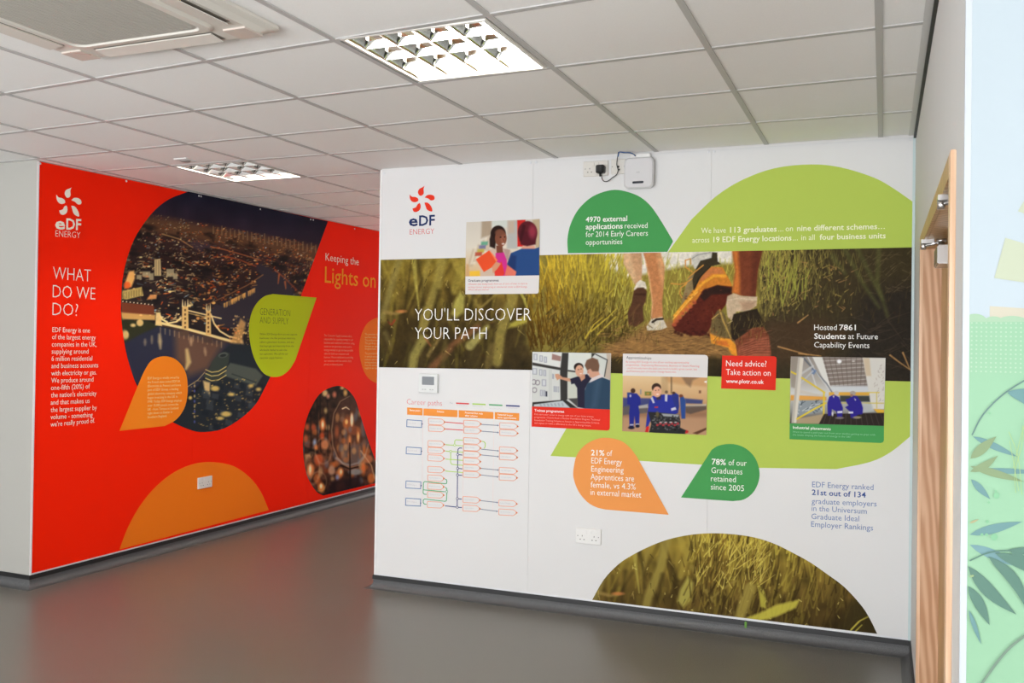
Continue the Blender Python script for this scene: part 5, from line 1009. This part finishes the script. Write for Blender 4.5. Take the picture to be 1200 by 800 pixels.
# light bulbs photograph
cv = Cv(352, 448, 450, 586, 4.0, lambda x, y: (345+x/5.333, 440+y/5.333)); cv.vgrad([(450, (34, 24, 16)), (500, (60, 38, 26)), (540, (96, 62, 44)), (565, (70, 42, 32)), (586, (40, 26, 26))]); cv.noise(.5, 14, 4)
r = np.random.default_rng(33)
for k in range(70): x, y = r.uniform(60, 500), 700-abs(r.normal(0, 260)); cv.ell(x, y, r.uniform(8, 20), r.uniform(14, 34), ((234, 124, 56), (180, 84, 40), (240, 196, 130), (130, 60, 34), (96, 110, 130))[k % 5], .5, 1.2)
for x in (100, 140, 160, 205, 345): cv.stroke([(x, 120), (x+4, 500)], 1.4, 1.2, (20, 14, 12), .7, .6)
for q, cc in (((190, 108, 16, 20), (236, 206, 140)), ((210, 128, 10, 14), (220, 150, 120)), ((250, 118, 12, 18), (214, 124, 90)), ((318, 106, 12, 20), (226, 180, 100)), ((298, 76, 12, 10), (224, 196, 120)), ((195, 218, 10, 16), (190, 160, 100)), ((78, 320, 13, 20), (196, 90, 50)), ((70, 392, 14, 22), (196, 96, 56)), ((120, 322, 14, 20), (176, 80, 46)), ((176, 305, 18, 40), (220, 110, 44)), ((172, 376, 14, 22), (206, 84, 40)), ((190, 430, 24, 30), (216, 140, 90)), ((126, 415, 10, 18), (150, 176, 210)), ((135, 450, 12, 18), (230, 130, 60)), ((100, 590, 22, 44), (226, 140, 80)), ((150, 520, 26, 40), (196, 90, 50)), ((168, 700, 22, 30), (236, 150, 70)), ((290, 600, 16, 26), (236, 140, 70)), ((430, 580, 14, 40), (226, 120, 60)), ((480, 640, 22, 30), (216, 120, 56)), ((232, 590, 20, 30), (190, 150, 120)), ((380, 600, 40, 20), (146, 150, 150)), ((460, 520, 30, 26), (196, 120, 76)), ((268, 635, 10, 16), (130, 150, 200))): cv.ell(*q, cc, .85, 1.2)
for q in ((176, 305, 7, 20), (98, 585, 8, 26), (290, 600, 7, 14), (166, 690, 8, 14)): cv.ell(*q, (255, 236, 190), .95, .8)
cv.poly([(60, 440), (150, 470), (160, 490), (60, 490)], (20, 16, 14), .8, 1.5)
for q in ((110, 580, 46, 100), (180, 470, 50, 80), (150, 660, 50, 60)): cv.ell(*q, (206, 160, 120), .35, .8, ring=1.2)
cv.ell(348, 350, 112, 222, (70, 44, 34), .55, 1.5)
cv.poly([(300, 430), (420, 420), (430, 520), (380, 560), (300, 540)], (106, 112, 116), .6, 2.5)
for q, cc in (((265, 350, 12, 34), (190, 96, 50)), ((330, 300, 18, 50), (190, 100, 50)), ((358, 282, 14, 50), (236, 140, 60)), ((345, 400, 14, 40), (186, 110, 66)), ((398, 388, 12, 34), (224, 130, 60)), ((370, 340, 40, 30), (150, 80, 46))): cv.ell(*q, cc, .8, 1.2)
cv.ell(358, 275, 7, 32, (255, 240, 200), 1, .7); cv.ell(325, 288, 8, 12, (250, 200, 120), .9, .8); cv.ell(400, 380, 5, 20, (250, 210, 140), .9, .7)
cv.poly([(345, 128), (410, 150), (440, 230), (462, 340), (450, 450), (420, 530), (350, 572), (290, 545), (250, 470), (234, 360), (244, 240), (286, 160)], (120, 74, 50), .25, 6)
r = np.random.default_rng(41)
for k in range(40): x, y = r.uniform(255, 440), r.uniform(220, 540); cv.ell(x, y, r.uniform(6, 16), r.uniform(14, 34), ((236, 130, 56), (90, 52, 34), (160, 120, 96), (110, 126, 140), (250, 180, 100))[k % 5], .45, 1.0)
cv.ell(358, 275, 8, 34, (255, 240, 200), 1, .8); cv.ell(325, 288, 8, 14, (250, 200, 120), .9, .8); cv.ell(398, 382, 6, 24, (255, 206, 130), .9, .8); cv.ell(345, 402, 7, 22, (236, 150, 80), .8, .8)
cv.stroke([(345, 128), (286, 160), (246, 235), (232, 340), (240, 440), (268, 510), (300, 548), (345, 575), (400, 562), (440, 505), (462, 430)], .8, 1.4, (214, 176, 132), .55, .8); cv.stroke([(345, 132), (292, 166), (254, 240), (241, 340), (249, 436), (276, 506)], .8, .8, (44, 28, 20), .5, .6)
cv.stroke([(300, 206), (322, 196), (342, 210)], 1.6, 1, (250, 226, 180), .9, .5); cv.stroke([(262, 515), (300, 545), (345, 560), (400, 545), (440, 495)], 2.6, 1.8, (186, 186, 184), .6, 1.2); cv.stroke([(290, 560), (345, 582), (396, 568)], 1.8, 1.8, (34, 20, 16), .85, .6)
cv.stroke([(345, 420), (348, 690)], 1.2, 2.5, (30, 20, 18), .85, .5); cv.poly([(230, 660), (400, 630), (430, 700), (200, 750)], (36, 22, 26), .85, 2); cv.stroke([(415, 470), (480, 560), (500, 640)], 1.6, 1.4, (214, 170, 120), .7, .6); cv.ell(430, 300, 10, 30, (120, 140, 170), .5, 1.5)
bulb = smooth([(378.8, 580.4), (371, 576), (363.8, 565.6), (359, 554.4), (355.9, 537.5), (354.8, 520.6), (355.9, 505.6), (360, 488.8), (365.6, 475.6), (373, 463.4), (382.5, 456), (393.8, 452.2), (401.3, 453), (408.8, 457.8), (416.3, 468), (421.9, 485), (429.4, 509.4), (437.8, 533.8)], 4)+[(446, 556), (446, 564.5)]
photo('bulb_photograph', RED, L1, bulb, cv, red, ER, 1.7)['label'] = 'photograph of glowing glass light bulbs'
# logo and lettering on red
w2 = flr(236, 220, 206)
logo(red, RED, L2, lambda x, y: (66.0+(x-240)*(29.5/88)+0*(y-653), 216.9+(y-653)*(33.9/93)+(x-240)*.05), w2, w2, w2, [(64.5, 268, 76.2, 268.6, 14), (77.6, 268.6, 95, 269.4, 13), (65, 277, 94, 279, 7.2)])
write(red, RED, L2, w2, [('WHAT', 62, 327, 106.3, 330, 14.6, LT), ('DO WE', 61.7, 348.4, 111.5, 351, 14.6, LT), ('DO?', 61.4, 369.2, 91.3, 370.3, 14.6, LT)])
z9 = lambda x, y: (50+x/6.15, 375+y/6.15)
write(red, RED, L2, w2, [ln(s, a, c, d, e, 5.7, RG, z9) for s, a, c, d, e in (('EDF Energy is one', 70, 86, 340, 90), ('of the largest energy', 68, 137, 382, 141), ('companies in the UK,', 66, 190, 388, 191), ('supplying around', 65, 242, 330, 241), ('6 million residential', 64, 294, 357, 291), ('and business accounts', 63, 346, 400, 340), ('with electricity or gas.', 62, 399, 388, 391), ('We produce around', 62, 452, 365, 442), ('one-fifth (20%) of', 60, 504, 340, 492), ("the nation's electricity", 60, 557, 387, 543), ('and that makes us', 58, 610, 338, 596), ('the largest supplier by', 58, 663, 390, 645), ('volume - something', 57, 715, 360, 697), ("we're really proud of.", 57, 768, 375, 738))])
write(red, RED, L2, flr(238, 212, 196), [('Keeping the', 381.4, 305, 420.4, 310.8, 8.8, RG)]); write(red, RED, L2, flr(240, 146, 34), [('Lights on', 380.6, 330.8, 440, 337.2, 18.8, RG+.004)], 'lettering', 'large orange heading')
d1 = flr(74, 92, 40)
write(red, RED, L4, d1, [('GENERATION', 304.6, 368.8, 340, 370.6, 7.8, LT), ('AND SUPPLY', 304.4, 378.6, 338, 379.8, 7.4, LT)])
write(red, RED, L4, d1, [(s, 304.3, 392.4+k*4.66, 304.3+w, 392.4+k*4.66+.4-k*.12, 2.4, RG) for k, (s, w) in enumerate((('Within EDF Energy there are two separate', 44), ('businesses: one that produces electricity,', 42), ('called a generation business, and one', 40), ('that buys gas and electricity from the', 40), ('wholesale market to sell onto', 32), ('our customers. We call this our', 33), ('customer supply business.', 27)))])
write(red, RED, L4, flr(248, 206, 150), [(s, 173, 444.4+k*4.56, 173+w, 443.2+k*4.5, 2.7, RG) for k, (s, w) in enumerate((('EDF Energy is wholly owned by', 37), ('the French state owned EDF SA', 38), ('(Electricité de France) and forms', 39), ('part of EDF Group, a leading', 36), ('global electricity company which', 40), ('began investing in the UK in', 35), ('1998. Today, EDF Energy employs', 40), ('over 15,000 people across the', 36), ('UK - from Torness in Scotland', 36), ('right down to Exeter in', 29), ('Southern England.', 22.5)))])
write(red, RED, L2, flr(246, 150, 120), [(s, 379.8, 394.0+k*4.24, 379.8+w, 395.0+k*4.14, 2.5, RG) for k, (s, w) in enumerate((('The Customer Supply business unit is', 32.5), ('responsible for supplying energy to our', 34), ('business and residential customers, using', 35.5), ('access to our generation assets and to', 32.5), ('energy markets to get the best possible', 34), ('value for both our customers and', 29), ('business. We are dedicated to providing', 34), ('our customers with low carbon, fairly', 32), ('priced, on demand power.', 22.5)))])
write(red, RED, L2, flr(248, 190, 120), [(s, 427.6, y, 427.6+w, y+.3, 2.3, RG) for s, y, w in (('The generation business', 392.5, 20), ('operates nuclear, coal', 396, 18), ('This produces electricity', 399.5, 20), ('This gas-fired, coal', 403, 17), ('between our stations', 406.5, 18), ('throughout the UK.', 409.5, 13), ('The generation business', 415, 20), ('is carried out across', 418.5, 18), ('stations, with energy', 422, 18), ('saving products to all', 425.4, 19), ('from the wind and sun', 428.8, 19), ('supply to our customers.', 432, 20))])

# ================================================================== jungle mural (faces the camera at the far right)
jun = empty('jungle_mural', tuple(JUN.at(.6, .1)), 'pale blue and green illustrated mural with leaves at the right edge', 'mural')
EJ = 2.0
def flj(r, g, b, n=''): return mat('print_jungle_%d_%d_%d' % (r, g, b), C8(r, g, b, EJ), .45, spec=.3)
JN = [0]
def jo():
    JN[0] += 1; return .0008+JN[0]*.00006
def jz(pts, z=(1130, 230, 4.7)): return [(z[0]+x/z[2], z[1]+y/z[2]) for x, y in pts]
uL = JUN.uz(1136, 400)[0]
b = MB(); b.wallprism(JUN, [(0, ZB), (uL, ZB), (uL, ZT), (0, ZT)], -.013, 0.001, .0005); b.build('corner_trim', mat('white_corner_trim', (.46, .49, .52, 1), .4), jun)
b = MB(); b.wallprism(JUN, [(uL, ZB), (2.4, ZB), (2.4, ZT), (uL, ZT)], -.013, 0.0); b.build('mural_panel', flj(226, 240, 248), jun)
zt = JUN.uz(1140, 376)[1]
b = MB(); b.wallprism(JUN, [(uL, ZB+.001), (2.4, ZB+.001), (2.4, zt), (uL, zt)], -.0003, .0006); b.build('green_ground', flj(178, 230, 188), jun)
# three scalloped bushes and pale squares
for x0, x1, y in ((1128, 1157, 367.5), (1153, 1176, 370.5), (1168, 1204, 370), (1198, 1232, 368)):
    shape('bush_outline', JUN, jo(), [(x0, 377)]+[(x0+(x1-x0)*(.5-.5*math.cos(a)), 377-(377-y)*math.sin(a)) for a in np.linspace(.3, math.pi-.3, 12)]+[(x1, 377)], flj(196, 232, 196), jun)
b = MB(); r = np.random.default_rng(5); u0 = uL+.004
for i in range(46):
    for j in range(12): u, z = u0+i*.0088, zt-.004-j*.0088; b.add([JUN.at(u-.0016, z-.0016, .0009), JUN.at(u+.0016, z-.0016, .0009), JUN.at(u+.0016, z+.0016, .0009), JUN.at(u-.0016, z+.0016, .0009)], [(0, 1, 2, 3)])
tag(b.build('dot_pattern', flj(206, 240, 206), jun), kind='stuff')
py = flj(228, 236, 206)
shape('pale_square', JUN, L1, jz([(226, 228), (165, 450), (360, 478), (420, 286)]), py, jun); shape('pale_square', JUN, L1, jz([(295, 82), (329, 25), (440, 60), (400, 120)]), py, jun); shape('pale_square', JUN, .0005, jz([(140, 604), (360, 618), (356, 700), (140, 690)]), flj(240, 232, 208), jun)
zj = lambda x, y: (1130+x/2.222, 440+y/2.222)
def leaf(p, q, w, m, off=L2, bend=0.0):
    p, q = np.array(zj(*p)), np.array(zj(*q)); d = q-p; n = np.array([-d[1], d[0]]); l = np.linalg.norm(d); n = n/l; up, dn = [], []
    for t in np.linspace(0, 1, 9): c = p+d*t+n*bend*l*math.sin(math.pi*t); k = w/2*math.sin(math.pi*t**.8)/2.222; up.append(c+n*k); dn.append(c-n*k)
    shape('leaf', JUN, off+jo()-.0008, [tuple(a) for a in up]+[tuple(a) for a in dn[::-1][1:-1]], m, jun)
def stem(pts, w, m, off=L2):
    b = MB(); px_line(b, JUN, off+jo(), smooth([zj(*p) for p in pts], 4), w/2.222); b.build('stem', m, jun)
tl, gy, br_, dkg, yl_ = flj(126, 176, 176), flj(122, 160, 152), flj(158, 184, 134), flj(108, 154, 136), flj(206, 240, 160)
stem([(20, 155), (50, 100), (110, 42), (200, -10), (260, -30)], 4, gy); leaf((112, 44), (200, 110), 22, tl, L3, -.12); leaf((112, 42), (240, 40), 16, tl, L3)
leaf((22, 158), (140, 212), 18, tl); leaf((20, 245), (220, 252), 14, tl); leaf((18, 270), (68, 322), 18, tl); leaf((14, 414), (152, 380), 24, tl); leaf((14, 440), (156, 500), 26, flj(138, 186, 190), L1)
leaf((16, 216), (84, 158), 26, br_, L3); leaf((16, 250), (88, 208), 20, br_, L3, .06); leaf((16, 236), (156, 276), 20, br_, L3); leaf((14, 384), (38, 374), 6, flj(206, 200, 150), L2)
stem([(14, 482), (60, 462), (110, 456), (200, 462), (300, 480)], 3.4, dkg, L3)
leaf((10, 496), (136, 622), 34, dkg, L3, .04); leaf((62, 470), (170, 622), 30, dkg, L4, -.10); leaf((80, 462), (230, 540), 30, dkg, L4, -.05); leaf((112, 454), (230, 430), 20, dkg, L4, .1); leaf((120, 456), (190, 500), 18, dkg, L5); leaf((10, 548), (66, 650), 28, dkg, L3, -.03); leaf((12, 610), (44, 700), 12, tl, L4)
stem([(40, 810), (90, 740), (140, 690), (220, 640)], 7, flj(142, 172, 150)); leaf((26, 520), (12, 524), 6, flj(190, 220, 160), L5)
stem([(152, 130), (150, 180), (132, 250), (134, 305)], 1.6, yl_, L3); stem([(116, 146), (140, 210), (150, 310)], 1.6, yl_, L3); stem([(180, 60), (150, 150), (128, 240)], 1.6, yl_, L3); stem([(118, 170), (142, 300)], 1.4, yl_, L3); leaf((210, 60), (160, 150), 24, flj(200, 236, 120), L1)
for x, y, q in ((84, 312, 8), (64, 330, 3), (78, 420, 9), (58, 414, 4), (46, 414, 4), (72, 70, 2), (66, 98, 3), (82, 300, 3), (60, 380, 4), (100, 500, 3)):
    c = zj(x, y); shape('paint_spot', JUN, jo(), [(c[0]+q/2.2*math.cos(a), c[1]+q/2.2*math.sin(a)) for a in np.linspace(0, 6.28, 14, endpoint=False)], flj(158, 226, 176), jun)

# ================================================================== sockets, thermostat, access point, cable, leaf tag
def socket(P, box, name, label, group, plate=m_plas, blank=False, cat='socket', parent_only=False):
    (u0, z1), (u1, z0) = P.uz(box[0], box[1]), P.uz(box[2], box[3]); cu, cz = (u0+u1)/2, (z0+z1)/2; w = abs(u1-u0); h = w*.585 if not blank else w*1.0
    t = empty(name, tuple(P.at(cu, cz, 0)), label, cat, group)
    b = MB(); b.wallprism(P, rrect(cu, cz, w, h, .004, 3), 0, .011, .003); b.build('face_plate', plate, t)
    for s in (-1, 1): b = MB(); c = cu+s*w*.41; b.wallprism(P, [(c+.0035*math.cos(a), cz+.0035*math.sin(a)) for a in np.linspace(0, 6.283, 9)[:-1]], .0105, .0117); b.build('screw_cap', mat('socket_grey', (.35, .35, .34, 1), .4), t)
    if blank:
        b = MB(); b.wallprism(P, rrect(cu, cz, w*.42, h*.34, .003, 2), .0105, .0128, .001); b.build('data_module', plate, t)
        b = MB(); b.wallprism(P, rrect(cu, cz-.002, w*.16, h*.14, .001, 2), .012, .0132); b.build('port', m_dark, t); return cu, cz, w, h, t
    for s in (-1, 1):
        c = cu+s*w*.235
        b = MB(); b.wallprism(P, rrect(cu+s*w*.09, cz+h*.27, w*.09, h*.22, .002, 2), .0105, .0145, .001); b.build('rocker_switch', plate, t)
        for du, dz, ww, hh in ((0, -.0, .0032, .008), (-.011, -.020, .007, .0042), (.011, -.020, .007, .0042)):
            k = w/.146; b = MB(); b.wallprism(P, rrect(c+du*k, cz+(dz+.001)*k, ww*k, hh*k, .0008, 2), .0105, .0117); b.build('pin_slot', mat('pin_slot', (.07, .06, .055, 1), .5), t)
    return cu, cz, w, h, t
socket(POST, (675.3, 618.5, 704.6, 637.5), 'double_socket', 'white double power socket low on the white mural, above the half-round grass photo', 'double power sockets')
socket(RED, (231.4, 557.2, 247.5, 572.5), 'double_socket', 'white double power socket on the orange half-round of the red wall', 'double power sockets')
S1 = socket(POST, (684.2, 189.4, 713, 206.2), 'double_socket', 'beige-looking double socket high on the wall with a black plug in it', 'double power sockets', m_plas2)
S2 = socket(POST, (716.8, 187.2, 733.6, 203.6), 'data_outlet', 'small square data plate partly behind the white access point', None, m_plas2, True, 'outlet')
k = S1[2]/.146; pu, pz = S1[0]+S1[2]*.235, S1[1]-.009*k
t = empty('power_plug', tuple(POST.at(pu, pz, .012)), 'black three-pin plug in the high double socket', 'plug')
b = MB(); b.wallprism(POST, rrect(pu, pz, .049*k, .046*k, .009, 4), .011, .046, .006); b.build('plug_body', mat('black_plastic', (.012, .012, .012, 1), .35), t)
b = MB(); b.wallprism(POST, rrect(pu, pz, .030*k, .030*k, .006, 4), .0455, .052, .003); b.build('plug_grip', mat('black_plastic', (.012, .012, .012, 1), .35), t)
e0 = POST.at(pu-.002, pz-.021*k, .026); b = MB(); b.tube([e0, e0-np.array([0, 0, .02])], [.0075, .005], 8); b.build('cable_sleeve', mat('black_plastic', (.012, .012, .012, 1), .35), t)
# access point
(u0, z1), (u1, z0) = POST.uz(731.8, 185.4, .03), POST.uz(765.8, 220, .03); cu, cz = (u0+u1)/2, (z0+z1)/2; w, h = abs(u1-u0), abs(z1-z0)
t = empty('access_point', tuple(POST.at(cu, cz, 0)), 'white rounded square wireless access point high on the wall with a black slot', 'router')
b = MB(); b.wallprism(POST, rrect(cu+.005, cz+h*.5-.006, w*.68, .062, .012, 5), 0, .022, .003); b.build('mounting_bracket', m_plas, t)
b = MB(); b.wallprism(POST, rrect(cu, cz, w-.014, h-.014, .022, 6), 0.004, .014); b.build('rear_shell', mat('grey_plastic', (.42, .42, .41, 1), .4), t)
b = MB(); b.wallprism(POST, rrect(cu, cz, w, h, .028, 7), .013, .040, .008); b.build('cover', mat('off_white_plastic', (.66, .65, .66, 1), .35), t)
sx = POST.uz(811/12+680, 522/12+170, .04); b = MB(); b.wallprism(POST, rrect(sx[0], sx[1], w*.38, .013, .005, 4), .039, .0408); b.build('indicator_slot', mat('blue_black', (.015, .02, .03, 1), .25), t)
lx = POST.uz(813/12+680, 388/12+170, .04); b = MB()
for i, hh in enumerate((.35, .6, 1, .6, .35, .6, 1, .6, .35)): uu = lx[0]+(i-4)*.0024; b.wallprism(POST, [(uu-.0006, lx[1]), (uu+.0006, lx[1]), (uu+.0006, lx[1]+.009*hh), (uu-.0006, lx[1]+.009*hh)], .0395, .0405)
b.build('bar_emblem', mat('emblem_grey', (.38, .38, .39, 1), .4), t)
zc_ = lambda x, y, o: POST.px(680+x/12, 170+y/12, o)
pts = [(300, 425, .026), (305, 470, .03), (330, 505, .03), (365, 512, .03), (405, 495, .03), (455, 455, .028), (500, 425, .026), (522, 395, .024), (532, 350, .022), (522, 310, .020), (513, 270, .022), (518, 210, .034), (528, 150, .055), (536, 105, .068), (548, 96, .070), (585, 102, .070), (620, 108, .070), (690, 110, .066), (735, 122, .05), (765, 140, .03), (790, 158, .014)]
v = np.array([zc_(*p) for p in pts]); sm = smooth([tuple(p) for p in v], 4)
b = MB(); b.tube(sm, .0026, 7); b.tube([zc_(545, 335, .022), zc_(548, 342, .02), zc_(540, 350, .022)], .004, 6)
tag(b.build('power_cable', mat('black_plastic', (.012, .012, .012, 1), .35)), 'thin black cable looping from the plug up to the access point', 'cable')
b = MB(); b.tube(smooth([tuple(zc_(*p)) for p in ((532, 160, .058), (541, 118, .070), (552, 98, .077), (590, 99, .078), (640, 104, .077), (700, 106, .070), (745, 126, .048), (775, 156, .018))], 4), .0029, 7)
tag(b.build('network_cable', mat('blue_cable', (.02, .10, .30, 1), .4)), 'short blue network cable bent behind the top of the access point', 'cable')
# thermostat
(u0, z1), (u1, z0) = POST.uz(491.5, 437.6, .01), POST.uz(513.2, 460.6, .01); cu, cz, w, h = (u0+u1)/2, (z0+z1)/2, abs(u1-u0), abs(z1-z0)
t = empty('thermostat', tuple(POST.at(cu, cz, 0)), 'white square thermostat with grey screen above the career chart', 'thermostat')
b = MB(); b.wallprism(POST, rrect(cu, cz, w, h, .005, 3), 0, .020, .002); b.build('case', mat('thermostat_white', (.72, .74, .73, 1), .35), t)
b = MB(); b.wallprism(POST, rrect(cu+.001, cz+h*.14, w*.64, h*.44, .003, 3), .0195, .0206); b.build('screen', mat('lcd_grey', (.20, .22, .24, 1), .25), t)
for i in (-2, -1, 1, 2): b = MB(); b.wallprism(POST, rrect(cu+i*w*.13, cz-h*.32, w*.09, h*.05, .001, 2), .0195, .0215); b.build('button', mat('button_grey', (.45, .47, .46, 1), .4), t)
# green tag stuck at the skirting
q = POST.px(873.8, 731.5, .02)
b = MB(); u, z = POST.uz(873.8, 732, .012); b.wallprism(POST, rrect(u, z, .012, .034, .005, 3), .009, .0115)
tag(b.build('green_tag', mat('leaf_green', (.12, .32, .03, 1), .5)), 'tiny green tag stuck on the black skirting strip below the grass photo', 'tag')
flush_text()
